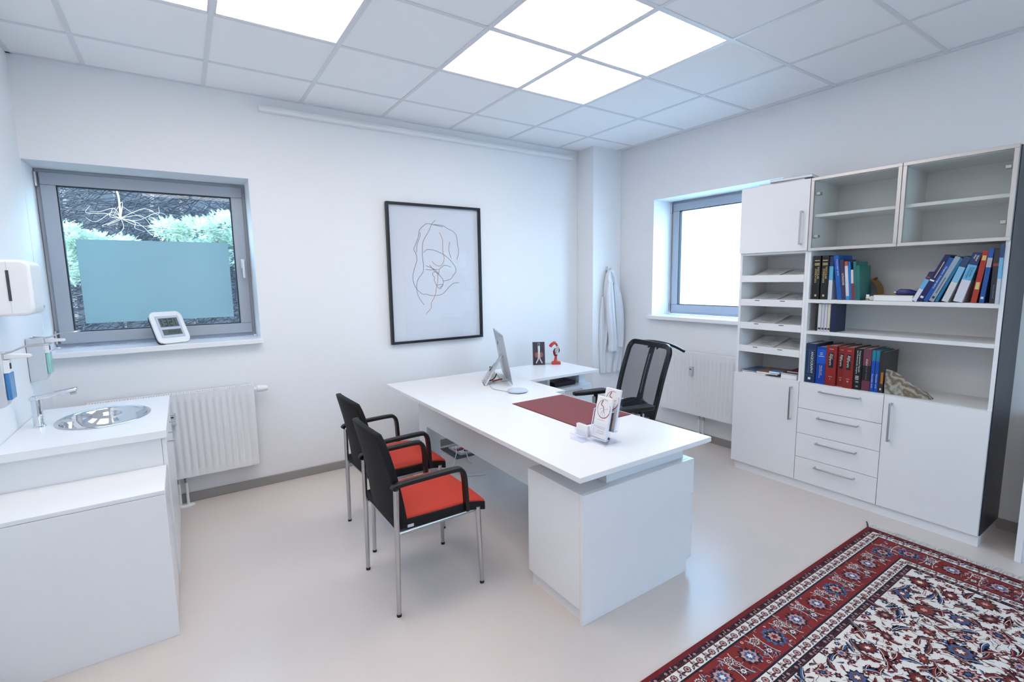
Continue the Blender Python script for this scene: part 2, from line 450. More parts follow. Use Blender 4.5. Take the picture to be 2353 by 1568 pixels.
#SECTION2
# ------------------------------------------------------------------ outdoors
mGround = mat('pale paving outside', (176, 176, 172), 0.9, var=0.06, scale=3)
mSoil = mat('dark woodland soil', (24, 24, 28), 0.95, var=0.3, scale=5, bump=0.4)
mBark = mat('grey brown bark', (76, 70, 70), 0.9, var=0.45, scale=26, bump=0.5)
mTwig = mat('pale dry twig', (198, 182, 176), 0.8, var=0.15, scale=40)
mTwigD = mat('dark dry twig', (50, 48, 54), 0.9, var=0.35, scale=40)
mConif = mat('silvery green conifer', (186, 200, 182), 0.7, var=0.3, scale=14)
mConifD = mat('dark green conifer', (34, 50, 52), 0.8, var=0.4, scale=9)
struct('ground', B((-30, 40, WT, 40, -0.6, -0.3), (WT, 40, -30, WT, -0.6, -0.3), (-30, WT, -30, YB-.2, -0.6, -0.3)), mGround)
bm = bmesh.new()
prism(bm, [(0.9, -0.3), (3.0, 0.1), (5.5, 1.5), (8.5, 4.6), (9.5, 4.8), (9.5, -0.3)], 'x', -14, 2.5)
struct('ground_bank', bm, mSoil)

def sprig(bm, p, d, up, L, rnd):
    """one flat conifer spray: a stem with paired slim leaflets"""
    d = d.normalized(); side = d.cross(up)
    side = side.normalized() if side.length > 1e-3 else Vector((1, 0, 0))
    nrm = side.cross(d)
    n = 5
    for k in range(n):
        t = (k+0.6)/n; c = p + d*L*t; w_ = L*0.42*(1-0.6*t)
        for s in (-1, 1):
            tip = c + side*s*w_ + d*w_*0.8 + nrm*rnd.uniform(-0.2, 0.2)*w_
            a = bm.verts.new(c - d*L*0.07); b = bm.verts.new(c + d*L*0.09); e = bm.verts.new(tip)
            bm.faces.new((a, b, e))
    a = bm.verts.new(p - side*L*0.03); b = bm.verts.new(p + side*L*0.03); e = bm.verts.new(p + d*L*1.15)
    bm.faces.new((a, b, e))

def tree(name, label, base, height, r, lean, boughs, fol, rnd_seed, limbs=6, group='trees outside the garden window'):
    """boughs: list of (centre, (rx, ry, rz), number of sprigs)"""
    rnd = random.Random(rnd_seed)
    t = thing(name, label, 'tree', base, group=group)
    b0 = Vector(base); top = b0 + Vector((lean[0], lean[1], height))
    pts = [b0 + (top-b0)*f + Vector((rnd.uniform(-.04, .04), rnd.uniform(-.04, .04), 0))*(1 if 0 < f < 1 else 0) for f in (0, .2, .4, .6, .8, 1)]
    bm = bmesh.new(); tube(bm, pts, [r, r*.92, r*.85, r*.75, r*.6, r*.4], 9)
    for k in range(limbs):
        f = rnd.uniform(.3, .95); p = b0 + (top-b0)*f
        a = rnd.uniform(0, 2*math.pi); L = rnd.uniform(.3, .75)
        q = p + Vector((math.cos(a)*L, math.sin(a)*L*.25, rnd.uniform(-.1, .8)*L))
        tube(bm, spline([p, (p+q)/2 + Vector((0, 0, rnd.uniform(-.1, .12))), q], 4), [r*.3*(1-.08*i) for i in range(9)], 6)
    obj('trunk', bm, mBark, t, kind=None)
    if boughs:
        bm = bmesh.new()
        for c, rad, n in boughs:
            c = Vector(c)
            for k in range(int(n*1.9)):
                d = Vector((rnd.gauss(0, 1), rnd.gauss(0, 1), rnd.gauss(0, 1))).normalized()
                p = c + Vector((d.x*rad[0], d.y*rad[1], d.z*rad[2])) * rnd.uniform(0.45, 1.0)
                dd = Vector((d.x, d.y, d.z*0.45 + 0.10)) + Vector((rnd.uniform(-.5, .5), rnd.uniform(-.5, .5), rnd.uniform(-.3, .3)))
                sprig(bm, p, dd, Vector((0, 0, 1)) + Vector((rnd.uniform(-.4, .4), rnd.uniform(-.4, .4), 0)), rnd.uniform(.03, .065), rnd)
        obj('foliage', bm, fol, t, kind='stuff', smooth=0)
    return t

tree('conifer_tree', 'silvery green conifer branch filling the right of the garden window', (-3.3, 2.6, -0.3), 2.3, 0.04, (-.2, -.4),
     [((-4.08, 1.8, 2.10), (.15, .2, .09), 330), ((-3.86, 1.8, 2.08), (.22, .25, .13), 520), ((-3.60, 1.9, 2.15), (.2, .25, .15), 480), ((-3.45, 1.9, 1.95), (.25, .25, .25), 420), ((-3.9, 1.8, 1.85), (.3, .25, .2), 400)], mConif, 11, 2)
tree('conifer_tree', 'silvery green conifer branch low at the left of the garden window', (-5.6, 2.4, -0.3), 2.0, 0.04, (.3, -.3),
     [((-4.88, 1.8, 2.02), (.16, .2, .10), 420), ((-4.68, 1.85, 1.95), (.2, .2, .09), 380), ((-4.46, 1.8, 1.94), (.14, .15, .06), 200), ((-4.92, 1.75, 1.74), (.16, .2, .18), 520), ((-4.6, 1.8, 1.7), (.3, .2, .15), 300)], mConif, 12, 2)
rr = random.Random(5)
DK = [((-6.6, 6.0), 'far left dark conifer behind the garden window branches'), ((-4.3, 6.6), 'dark conifer in the middle behind the garden window branches'), ((-2.0, 6.0), 'far right dark conifer behind the garden window branches')]
for (x, y), lb in DK:
    tree('dark_conifer_tree', lb, (x, y, -0.3 if y < 3 else (1.4 if y < 5.6 else 2.0)), 3.5, 0.10, (0.1, 0),
         [((x+rr.uniform(-.6, .6), y-.8+rr.uniform(-.3, .3), rr.uniform(1.8, 4.2)), (.75, .45, .45), 330) for k in range(6)], mConifD, int(x*10)+100, 8)
TREES = {}
for (x, y, r, ln), lb in (((-5.12, 3.9, .10, .05), 'thick grey tree trunk at the left of the garden window'), ((-4.58, 3.4, .045, .02), 'slim tree trunk behind the pale dry twigs'),
                          ((-3.84, 3.7, .07, -.15), 'dark tree trunk at the right of the garden window')):
    TREES[r] = tree('bare_tree', lb, (x, y, -0.2), 4.5, r, (ln, .1), [], mConif, int(r*1000), 14)
# slanting limb and dry twigs
t = TREES[.045]      # a pale dry branch reaching towards the window
o_ = Vector((-4.426, 1.38, 2.141)); rnd = random.Random(3)
t = obj('dry_branch', T(spline([(-4.575, 3.38, 2.75), (-4.52, 2.6, 2.56), (-4.46, 1.9, 2.38), o_], 4), [.007]*13, 7), mTwig, t, label='pale dry branch')
for k in range(15):
    a = rnd.uniform(0, 2*math.pi); L = rnd.uniform(.12, .34)
    q = o_ + Vector((math.cos(a)*L, rnd.uniform(-.05, .03), math.sin(a)*L*.55)); m_ = (o_+q)/2 + Vector((rnd.uniform(-.05, .05), 0, rnd.uniform(-.05, .07)))
    pts = spline([o_, m_, q, q + Vector((rnd.uniform(-.08, .1), 0, rnd.uniform(-.12, .07)))], 4)
    obj('twig', T(pts, [.0024*(1-.06*i) for i in range(len(pts))], 5), mTwig, t)
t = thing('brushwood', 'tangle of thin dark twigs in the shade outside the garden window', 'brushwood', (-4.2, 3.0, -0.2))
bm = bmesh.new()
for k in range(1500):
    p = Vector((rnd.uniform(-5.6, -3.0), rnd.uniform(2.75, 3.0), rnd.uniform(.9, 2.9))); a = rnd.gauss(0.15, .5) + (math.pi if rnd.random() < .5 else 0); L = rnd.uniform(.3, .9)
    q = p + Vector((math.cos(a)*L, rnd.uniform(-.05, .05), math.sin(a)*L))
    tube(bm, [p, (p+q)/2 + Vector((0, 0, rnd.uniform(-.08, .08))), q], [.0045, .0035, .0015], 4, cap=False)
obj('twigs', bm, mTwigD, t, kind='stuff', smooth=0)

# ------------------------------------------------------------------ radiators
def radiator(name, label, ax, u0, u1, z0, z1, d, valve, meter_u, pipes):
    """panel radiator on a wall; u along the wall, d = distance of front face from wall (into the room, negative axis)"""
    def Q(u, dd, z): return (u, -dd, z) if ax == 'y' else (-dd, u, z)
    def bxx(bm, a0, a1, d0, d1, c0, c1):
        if ax == 'y': box(bm, a0, a1, -d1, -d0, c0, c1)
        else: box(bm, -d1, -d0, a0, a1, c0, c1)
    t = thing(name, label, 'radiator', Q((u0+u1)/2, d/2, 0))
    # corrugated front panel: rounded channels sunk between the ribs
    pitch = 0.0417; n = int((u1-u0-0.05)/pitch); st = u0 + ((u1-u0) - n*pitch)/2
    prof = [(u0, 0), (st-0.002, 0)]
    for k in range(n):
        s = st + k*pitch
        prof += [(s+.010, 0), (s+.0145, .006), (s+.0205, .0075), (s+.0265, .006), (s+.031, 0)]
    prof += [(u1, 0)]
    bm = bmesh.new()
    lev = [(z0, 0), (z0+.045, 0), (z0+.06, 1), (z1-.06, 1), (z1-.045, 0), (z1, 0)]
    loft(bm, [[Q(u, d - dep*f, z) for u, dep in prof] for z, f in lev], cap=False, close=False)
    obj('front_panel', bm, mRad, t, smooth=60)
    bm = bmesh.new(); bxx(bm, u0, u1, .03, .045, z0+.01, z1-.01); obj('rear_panel', bm, mRad, t)
    bm = bmesh.new()
    bxx(bm, u0-.004, u0, .03, d+.002, z0, z1); bxx(bm, u1, u1+.004, .03, d+.002, z0, z1)
    bxx(bm, u0, u1, .03, d-.001, z0, z0+.004)
    obj('side_cover', bm, mRad, t, bevel=.0015)
    # top grille: two rails and cross bars
    bm = bmesh.new()
    bxx(bm, u0-.004, u1+.004, d-.014, d+.002, z1-.004, z1+.004); bxx(bm, u0-.004, u1+.004, .03, d-.045, z1-.004, z1+.004)
    k = u0
    while k < u1:
        bxx(bm, k, k+.007, d-.045, d-.014, z1-.002, z1+.003); k += .0139
    obj('grille', bm, mRad, t)
    bm = bmesh.new(); bxx(bm, u0, u1, d-.045, d-.014, z1-.03, z1-.02); obj('grille_floor', bm, mGap, t)
    # heat meter
    bm = bmesh.new(); bxx(bm, meter_u-.018, meter_u+.018, d, d+.026, z1-.205, z1-.12)
    me_ = obj('heat_meter', bm, mPlasticG, t, bevel=.004, label='small grey heat meter')
    bm = bmesh.new(); bxx(bm, meter_u-.010, meter_u+.010, d+.0262, d+.027, z1-.152, z1-.142); obj('display', bm, mGap, me_)
    if valve:
        uv = u1+.004 if valve > 0 else u0-.004
        pts = [Q(uv, d-.03, z1-.03), Q(uv+valve*.022, d-.03, z1-.03), Q(uv+valve*.024, d-.03, z1-.03), Q(uv+valve*.05, d-.03, z1-.03), Q(uv+valve*.078, d-.03, z1-.03), Q(uv+valve*.095, d-.03, z1-.03)]
        obj('thermostat_valve', T(pts, [.014, .014, .024, .025, .021, .016], 14), mPlasticW, t, bevel=.001)
    for u in pipes:
        obj('pipe', T([Q(u, .065, 0.0), Q(u, .065, z0-.03)], .0095, 10), mRad, t)
        obj('nut', T([Q(u, .065, z0-.045), Q(u, .065, z0+.002)], .0145, 6), mSteel, t, label='brass coloured pipe nut')
    bm = bmesh.new(); pu = sum(pipes)/2
    lathe(bm, [(.062, 0), (.062, .006), (.05, .012)], Q(pu, .065, 0), 20, sx=1.0 if ax == 'y' else .55, sy=.55 if ax == 'y' else 1.0)
    obj('floor_collar', bm, mPlasticW, t)
    for u in (u0+.12, u1-.12):
        bm = bmesh.new(); bxx(bm, u-.012, u+.012, .0015, .029, z0+.08, z1-.08); obj('wall_bracket', bm, mRad, t)
    return t
radiator('radiator', 'white ribbed panel radiator below the garden window beside the sink', 'y', -4.60, -3.662, 0.217, 0.812, 0.11, 1, -4.165, (-4.17, -4.125))
radiator('radiator', 'white ribbed panel radiator below the bright window behind the office chair', 'x', -1.845, -0.90, 0.262, 0.845, 0.11, 0, -1.285, (-1.345, -1.39))

# ------------------------------------------------------------------ framed drawing
t = thing('framed_drawing', 'black framed abstract line drawing hanging on the white wall', 'picture', (-2.10, -0.02, 1.012))
x0, x1, z0, z1 = -2.562, -1.650, 1.012, 2.230
bm = ring(bmesh.new(), x0, x1, z0, z1, .021, -.040, 0, 'y'); obj('frame', bm, mBlack, t, bevel=.0015)
pp = obj('paper', B((x0+.02, x1-.02, -.012, -.004, z0+.02, z1-.02)), mat('drawing paper', (228, 229, 233), .8, var=.01), t)
obj('glazing', B((x0+.02, x1-.02, -.0285, -.0265, z0+.02, z1-.02)), mPicGlass, t)
mInk = mat('dark blue ink', (70, 82, 104), .7); mInkO = mat('orange ink', (206, 140, 96), .7)
LINES = [
 [(-2.104,2.097),(-2.142,2.058),(-2.175,1.992),(-2.226,1.912),(-2.239,1.829),(-2.238,1.746),(-2.232,1.7),(-2.24,1.639),(-2.288,1.579),(-2.305,1.523),(-2.303,1.458),(-2.28,1.401),(-2.239,1.345)],
 [(-2.033,2.042),(-2.106,2.055),(-2.182,2.065),(-2.218,2.045),(-2.258,2.007),(-2.272,1.947),(-2.3,1.883),(-2.319,1.838),(-2.299,1.793),(-2.294,1.745),(-2.313,1.69),(-2.336,1.616),(-2.336,1.561),(-2.311,1.496),(-2.253,1.443),(-2.217,1.442),(-2.171,1.428),(-2.098,1.428),(-2.044,1.446),(-1.989,1.498),(-1.939,1.534),(-1.883,1.538)],
 [(-2.256,1.984),(-2.257,1.948),(-2.285,1.883),(-2.295,1.81)],
 [(-2.116,2.059),(-2.033,2.054),(-1.981,2.028),(-1.923,2.002),(-1.895,1.96),(-1.886,1.884),(-1.877,1.827),(-1.897,1.754)],
 [(-1.966,1.911),(-1.979,1.848),(-1.968,1.796),(-1.955,1.761)],
 [(-2.228,1.811),(-2.186,1.839),(-2.109,1.827),(-2.032,1.795),(-1.969,1.748),(-1.922,1.691),(-1.913,1.642),(-1.942,1.604),(-1.975,1.57),(-2.049,1.557)],
 [(-1.959,1.681),(-2.019,1.7),(-2.057,1.681),(-2.082,1.657),(-2.089,1.61)],
 [(-2.214,1.662),(-2.162,1.658),(-2.089,1.662)],
 [(-2.21,1.694),(-2.172,1.681),(-2.121,1.657),(-2.081,1.61),(-2.048,1.571),(-2.046,1.528),(-2.08,1.486),(-2.114,1.52),(-2.135,1.568),(-2.129,1.586),(-2.148,1.62),(-2.132,1.641),(-2.091,1.624)],
 [(-2.114,1.52),(-2.047,1.526),(-2.085,1.495)]]
LO = [[(-2.07,1.994),(-2.04,1.932),(-2.039,1.833),(-2.028,1.757),(-2.051,1.705),(-2.083,1.691),(-2.124,1.709),(-2.149,1.735)],
 [(-2.173,1.7),(-2.142,1.662),(-2.103,1.624),(-2.098,1.567),(-2.114,1.51),(-2.13,1.429),(-2.169,1.364),(-2.174,1.316),(-2.224,1.266)]]
for L, m_ in [(l, mInk) for l in LINES] + [(l, mInkO) for l in LO]:
    obj('ink_line', T(spline([(a, -.0128, b) for a, b in L], 4), .0017 if m_ is mInk else .0021, 5), m_, pp)

# ------------------------------------------------------------------ clock on the window board
t = thing('digital_clock', 'white digital clock leaning on the garden window sill showing 13 21', 'clock', (-4.105, 0.03, 1.1535), rot=(math.radians(-30), 0, math.radians(27)))
t.scale = (.86, 1, 1.10)
bm = bmesh.new(); prism(bm, rrect(-.118, .118, 0, .222, .04), 'y', .004, .024); obj('back_shell', bm, mBlackPl, t, local=True)
bm = bmesh.new(); prism(bm, rrect(-.121, .121, .001, .226, .042), 'y', -.012, .006); obj('case', bm, mPlasticW, t, local=True, bevel=.004)
bm = bmesh.new(); prism(bm, rrect(-.088, .088, .038, .192, .008), 'y', -.0165, -.011); bz = obj('bezel', bm, mat('silver bezel', (196, 206, 222), .3, metal=.3), t, local=True, bevel=.003)
mLcd = mat('grey liquid crystal display', (96, 108, 108), .25, var=.03); mSegm = mat('dark display segment', (30, 38, 44), .4)
s1 = obj('display', B((-.070, .070, -.018, -.0165, .112, .175)), mLcd, t, local=True)
s2 = obj('display', B((-.070, .070, -.018, -.0165, .055, .094)), mLcd, t, local=True)
SEG = {'1': 'bc', '3': 'abgcd', '2': 'abged', '0': 'abcdef', '4': 'fgbc', '7': 'abc', '6': 'afgedc', '5': 'afgcd'}
def digit(bm, ch, x, z, w_, h, th):
    P = {'a': (x, x+w_, z+h-th, z+h), 'd': (x, x+w_, z, z+th), 'g': (x, x+w_, z+h/2-th/2, z+h/2+th/2), 'f': (x, x+th, z+h/2+th*.6, z+h-th*.2), 'e': (x, x+th, z+th*.2, z+h/2-th*.6),
         'b': (x+w_-th, x+w_, z+h/2+th*.6, z+h-th*.2), 'c': (x+w_-th, x+w_, z+th*.2, z+h/2-th*.6)}
    for s in SEG[ch]:
        a = P[s]; box(bm, a[0], a[1], -.0186, -.018, a[2], a[3])
for ch, x in (('1', -.078), ('3', -.036), ('2', .000), ('1', .023)):
    bm = bmesh.new(); digit(bm, ch, x, .119, .026, .049, .0055); obj('digit', bm, mSegm, s1, local=True)
for ch, x in (('2', -.030), ('0', -.016), ('4', .002), ('2', .016), ('0', .032), ('2', .046)):
    bm = bmesh.new(); digit(bm, ch, x, .064, .011, .021, .0025); obj('digit', bm, mSegm, s2, local=True)
obj('foot', B((-.10, -.075, -.004, .02, -.0, .008)), mBlackPl, t, local=True)

# ------------------------------------------------------------------ wash unit on the left
t = thing('sink_cabinet', 'white laminate washbasin cabinet along the left wall under the dispensers', 'cabinet', (-4.47, -0.80, 0))
cx0, cx1, cy0, cy1 = XL+.002, -4.185, -1.225, -0.37
obj('side_panel', B((cx0, cx1, cy0, cy0+.019, 0.08, 0.825)), mLam, t, bevel=.001)
obj('side_panel', B((cx0, cx1, cy1-.019, cy1, 0.08, 0.825)), mLam, t, bevel=.001)
obj('back_panel', B((cx0, cx0+.012, cy0+.0195, cy1-.0195, 0.08, 0.60)), mLamIn, t)
obj('bottom_panel', B((cx0+.0125, cx1, cy0+.0195, cy1-.0195, 0.08, 0.10)), mLamIn, t)
obj('plinth', B((cx0, cx1-.03, cy0+.02, cy1, 0, 0.0795)), mLam, t)
for a, b in ((cy0+.003, (cy0+cy1)/2-.002), ((cy0+cy1)/2+.002, cy1-.003)):
    d_ = obj('door', B((cx1+.001, cx1+.019, a, b, .085, .822)), mLam, t, bevel=.0015)
    yy = b-.05 if a < -1.0 else a+.05
    obj('handle', T([(cx1+.019, (a+b)/2-.09, .765), (cx1+.046, (a+b)/2-.09, .765), (cx1+.046, (a+b)/2+.09, .765), (cx1+.019, (a+b)/2+.09, .765)], .005, 8), mSteel, d_)
# worktop with an oval cut-out for the basin
bc = (-4.44, -0.755); brx, bry = .195, .250
def worktop():
    bm = bmesh.new(); n = 48
    x0, x1, y0, y1, z0, z1 = XL+.002, -4.160, -1.262, -0.352, .826, .862
    inner, outer = [], []
    for k in range(n):
        a = 2*math.pi*k/n; c, s = math.cos(a), math.sin(a)
        inner.append((bc[0]+brx*.96*c, bc[1]+bry*.96*s))
        f = min(((x1-bc[0])/c) if c > 1e-6 else ((x0-bc[0])/c if c < -1e-6 else 1e9), ((y1-bc[1])/s) if s > 1e-6 else ((y0-bc[1])/s if s < -1e-6 else 1e9))
        outer.append((bc[0]+f*c, bc[1]+f*s))
    for (px, py) in ((x0, y0), (x1, y0), (x1, y1), (x0, y1)):
        k = min(range(n), key=lambda i: (outer[i][0]-px)**2+(outer[i][1]-py)**2); outer[k] = (px, py)
    rings = [[(p[0], p[1], z0) for p in inner], [(p[0], p[1], z1) for p in inner], [(p[0], p[1], z1) for p in outer], [(p[0], p[1], z0) for p in outer], [(p[0], p[1], z0) for p in inner]]
    loft(bm, rings, cap=False); bmesh.ops.remove_doubles(bm, verts=bm.verts, dist=1e-5)
    return bm
wt = obj('worktop', worktop(), mLam, None, smooth=30); tag(wt, 'white worktop with an oval cut-out on the washbasin cabinet', 'worktop')
t = thing('wash_basin', 'oval polished steel basin sunk into the white worktop', 'basin', (bc[0], bc[1], .72))
bm = bmesh.new()
prof = [(1.03, .8625), (1.035, .8645), (1.0, .868), (.955, .8655), (.93, .858), (.90, .83), (.82, .785), (.62, .752), (.30, .742), (.08, .740)]
rings = [[(bc[0]+brx*f*math.cos(2*math.pi*k/48), bc[1]+bry*f*math.sin(2*math.pi*k/48), z) for k in range(48)] for f, z in prof]
loft(bm, rings, cap=False); bm.faces.new([v for v in bm.verts][-48:]) if False else None
obj('bowl', bm, mChrome, t, smooth=70)
bm = bmesh.new(); lathe(bm, [(.022, 0), (.022, .004), (.012, .005)], (bc[0], bc[1], .739), 20); obj('drain', bm, mSteel, t)
t = thing('tap', 'chrome angular basin tap with flat spout beside the steel basin', 'tap', (-4.690, -.80, .862))
bm = bmesh.new(); lathe(bm, [(.026, 0), (.026, .004), (.021, .008), (.0205, .15), (.019, .158)], (-4.690, -.80, .862), 24); obj('column', bm, mChrome, t)
bm = bmesh.new()
mt = Matrix.Translation((-4.690, -.80, .999)) @ Matrix.Rotation(-.17, 4, 'Y')
obox(bm, mt, -.022, .165, -.020, .020, .0, .020); obj('spout', bm, mChrome, t, bevel=.006)
bm = bmesh.new(); obox(bm, mt, .132, .158, -.012, .012, -.012, .0); obj('aerator', bm, mSteel, t, bevel=.003)

t = thing('bin_cabinet', 'low white box cabinet standing in front of the washbasin cabinet', 'cabinet', (-4.47, -1.41, 0))
lx0, lx1, ly0, ly1, lz = XL+.002, -4.174, -1.592, -1.2275, .682
obj('body', B((lx0, lx1-.02, ly0+.02, ly1, 0.0, lz-.019)), mLam, t)
obj('end_panel', B((lx0, lx1, ly0, ly0+.019, 0.0, lz-.0195)), mLam, t, bevel=.0015)
obj('door', B((lx1-.0185, lx1, ly0+.021, ly1, .07, lz-.0195)), mLam, t, bevel=.0015)
obj('top', B((lx0, lx1, ly0, ly1, lz-.018, lz)), mLam, t, bevel=.0015)

# ------------------------------------------------------------------ dispensers on the left wall
t = thing('towel_dispenser', 'white rounded paper towel dispenser on the left wall above the sink', 'dispenser', (-4.69, -.915, 1.43))
bm = bmesh.new(); prism(bm, rrect(XL+.002, -4.605, 1.432, 1.684, .035), 'y', -1.03, -.80); obj('housing', bm, mPlasticW, t, bevel=.012, seg=3)
obj('window_slit', B((-4.686, -4.676, -1.0325, -1.0295, 1.50, 1.637)), mGap, t, label='dark level window slit')
for a_, b_ in ((1.444, 1.50), (1.637, 1.675)): obj('seam', B((-4.6818, -4.6806, -1.0306, -1.0295, a_, b_)), mPlasticG, t)
obj('lock', T([(-4.606, -.85, 1.468), (-4.602, -.85, 1.468)], .007, 12), mPlasticG, t)
def soap(label, y, x1, z0, z1, fluid, rodlen):
    t = thing('soap_dispenser', label, 'dispenser', (XL+.05, y+.045, z0))
    bm = bmesh.new(); prism(bm, [(XL+.002, z0), (x1-.02, z0+.012), (x1-.012, z0+.03), (x1-.012, z1), (XL+.002, z1)], 'y', y, y+.09); obj('housing', bm, mat('grey enamelled steel', (204, 208, 215), .35, metal=.2), t, bevel=.003)
    obj('bottle', B((x1-.0118, x1+.004, y+.008, y+.082, z0+.04, z1-.085)), mat('liquid bottle', fluid, .2, var=.05), t, bevel=.004, label='translucent bottle of liquid')
    obj('bottle_label', B((x1-.0118, x1+.004, y+.008, y+.082, z1-.084, z1-.03)), mPaper, t)
    obj('mark', B((x1+.0041, x1+.0045, y+.03, y+.055, z1-.07, z1-.045)), mPrintD, t)
    bm = bmesh.new(); prism(bm, [(x1-.012, z1-.027), (x1-.012, z1-.004), (x1+.07, z1-.012), (x1+.074, z1-.022), (x1+.07, z1-.026)], 'y', y+.03, y+.06); obj('spout', bm, mPlasticW, t, bevel=.003)
    obj('elbow_lever', T(spline([(XL+.02, y+.012, z1+.004), (x1, y+.012, z1-.001), (x1+.06, y+.012, z1+.022), (x1+rodlen, y+.012, z1+.026), (x1+rodlen+.008, y+.045, z1+.027), (x1+rodlen, y+.078, z1+.026), (x1+.06, y+.078, z1+.022), (x1, y+.078, z1-.001), (XL+.02, y+.078, z1+.004)], 5), .0035, 7), mSteel, t)
soap('grey soap dispenser with elbow lever next to the garden window', -.455, -4.684, 1.04, 1.28, (150, 205, 200), .13)
soap('grey dispenser with blue liquid and elbow lever at the left edge', -1.24, -4.680, 1.045, 1.285, (64, 130, 190), .13)
#SECTION3
# ------------------------------------------------------------------ desk
t = thing('desk', 'large white laminate desk with drawer pedestal in the middle of the room', 'desk', (-2.285, -1.5, 0))
DZ = 0.74; DT = 0.025
bm = bmesh.new()
prism(bm, [(-2.737, -2.652), (-1.836, -2.652), (-1.836, -1.375), (-1.742, -1.375), (-1.742, -0.335), (-2.737, -0.335)], 'z', DZ-DT, DZ)
obj('desktop', bm, mLam, t, bevel=.0015)
# front board hanging below the top, with a leg at the far end
bm = bmesh.new(); prism(bm, [(-2.20, .412), (-.60, .412), (-.60, 0.0), (-.455, 0.0), (-.455, DZ-DT-.001), (-2.20, DZ-DT-.001)], 'x', -2.519, -2.5)
obj('front_board', bm, mLam, t, bevel=.001)
obj('end_board', B((-2.4995, -2.345, -.474, -.455, 0, DZ-DT-.001)), mLam, t, bevel=.001)
obj('end_board', B((-1.90, -1.76, -.474, -.455, 0, DZ-DT-.001)), mLam, t, bevel=.001)
# pedestal
px0, px1, py0, py1, pz = -2.665, -1.905, -2.571, -2.18, .618
obj('pedestal', B((px0, px1, py0, py1, .068, pz)), mLam, t, bevel=.0012)
bm = bmesh.new(); prism(bm, [(px0, 0), (-1.927, 0), (-1.927, .064), (-1.905, .064), (-1.905, pz), (px0, pz)], 'y', -2.590, -2.5715); obj('pedestal_end_panel', bm, mLam, t, bevel=.0012)
obj('plinth', B((px0+.018, -1.927, py0, py1-.01, 0, .0675)), mLam, t)
for k, (a, b) in enumerate(((.068, .242), (.245, .428), (.431, .616))):
    d_ = obj('drawer', B((-1.904, -1.884, -2.588, py1+.002, a, b)), mLam, t, bevel=.001)
    obj('handle', T([(-1.884, -2.48, b-.03), (-1.862, -2.48, b-.03), (-1.862, -2.29, b-.03), (-1.884, -2.29, b-.03)], .004, 8), mSteel, d_)
obj('spacer_block', B((-2.482, -1.926, -2.549, -2.20, pz+.0005, DZ-DT-.0005)), mLam, t, bevel=.001)

t = thing('side_desk', 'white desk return with pedestal joined to the desk near the corner', 'desk', (-1.35, -.62, 0))
obj('desktop', B((-1.741, -.953, -.912, -.335, DZ-DT, DZ-.0005)), mLam, t, bevel=.0015)
rx0, rx1, ry0, ry1, rz = -1.44, -.962, -.815, -.36, .60
obj('pedestal', B((rx0, rx1, ry0, ry1, .068, rz)), mLam, t, bevel=.0012)
obj('plinth', B((rx0+.02, rx1-.02, ry0+.03, ry1, 0, .0675)), mLam, t)
for a, b in ((.07, .245), (.248, .428), (.431, .598)):
    d_ = obj('drawer', B((rx0+.001, rx1-.001, ry0-.019, ry0-.0005, a, b)), mLam, t, bevel=.001)
    obj('handle', T([(rx0+.14, ry0-.019, b-.03), (rx0+.14, ry0-.042, b-.03), (rx1-.14, ry0-.042, b-.03), (rx1-.14, ry0-.019, b-.03)], .004, 8), mSteel, d_)
obj('spacer_block', B((-1.06, -.98, -.76, -.40, rz+.0005, DZ-DT-.0005)), mLam, t, bevel=.001)
obj('spacer_block', B((-1.43, -1.40, -.76, -.40, rz+.0005, DZ-DT-.0005)), mLam, t, bevel=.001)
o = obj('ring_binder', B((-1.36, -1.12, -.78, -.47, .601, .640)), mat('navy binder cover', (20, 30, 56), .4), None, bevel=.003)
tag(o, 'dark navy binder lying in the gap under the side desk top', 'binder')

# desk pad
t = thing('desk_pad', 'dark red leather desk pad lying on the white desk', 'desk pad', (-2.06, -1.79, DZ))
obj('pad', B((-2.278, -1.852, -2.115, -1.473, DZ, DZ+.004)), mLeather, t, bevel=.0015)
obj('underlay', B((-2.281, -1.849, -2.118, -1.470, DZ, DZ+.0018)), mat('pad underside', (72, 36, 40), .6), t)

# ------------------------------------------------------------------ computer on the desk
ang = math.atan2(.909, .419)
t = thing('computer', 'thin silver all-in-one computer on the desk seen from behind', 'computer', (-1.858, -.777, DZ), ang)
tl = .19
def yb(z): return tl*z
bm = bmesh.new(); rings = []
for z, th in ((.012, .006), (.02, .010), (.12, .018), (.22, .022), (.32, .016), (.395, .009), (.402, .005)):
    rings.append([(x, yb(z) + (th*(1-(abs(x)/.30)**2.2) if s else 0) + (.003 if s else 0), z) for s, xs in ((0, (-.29, -.1, .1, .29)), (1, (.29, .2, .1, 0, -.1, -.2, -.29))) for x in xs])
loft(bm, rings); obj('shell', bm, mSilver, t, local=True, smooth=50)
bm = bmesh.new(); v = [bm.verts.new(p) for p in ((-.283, yb(.05)-.0012, .05), (.283, yb(.05)-.0012, .05), (.283, yb(.396)-.0012, .396), (-.283, yb(.396)-.0012, .396))]; bm.faces.new(v)
obj('screen', bm, mat('dark screen glass', (14, 16, 20), .08), t, local=True)
bm = bmesh.new(); loft(bm, [[(-.17, yb(.235)+.012, .235), (-.10, yb(.235)+.012, .235), (-.10, yb(.235)+.024, .235), (-.17, yb(.235)+.024, .235)],
                            [(-.20, .190, .012), (-.08, .190, .012), (-.08, .206, .010), (-.20, .206, .010)], [(-.21, .198, .0), (-.07, .198, .0), (-.07, .216, .0), (-.21, .216, .0)]])
obj('stand', bm, mSilver, t, local=True, bevel=.002)
obj('stand_pad', B((-.21, -.07, .196, .217, -.0, .0025)), mRubber, t, local=True)
bm = bmesh.new(); lathe(bm, [(.017, 0), (.017, .0008)], (0, 0, 0), 18)
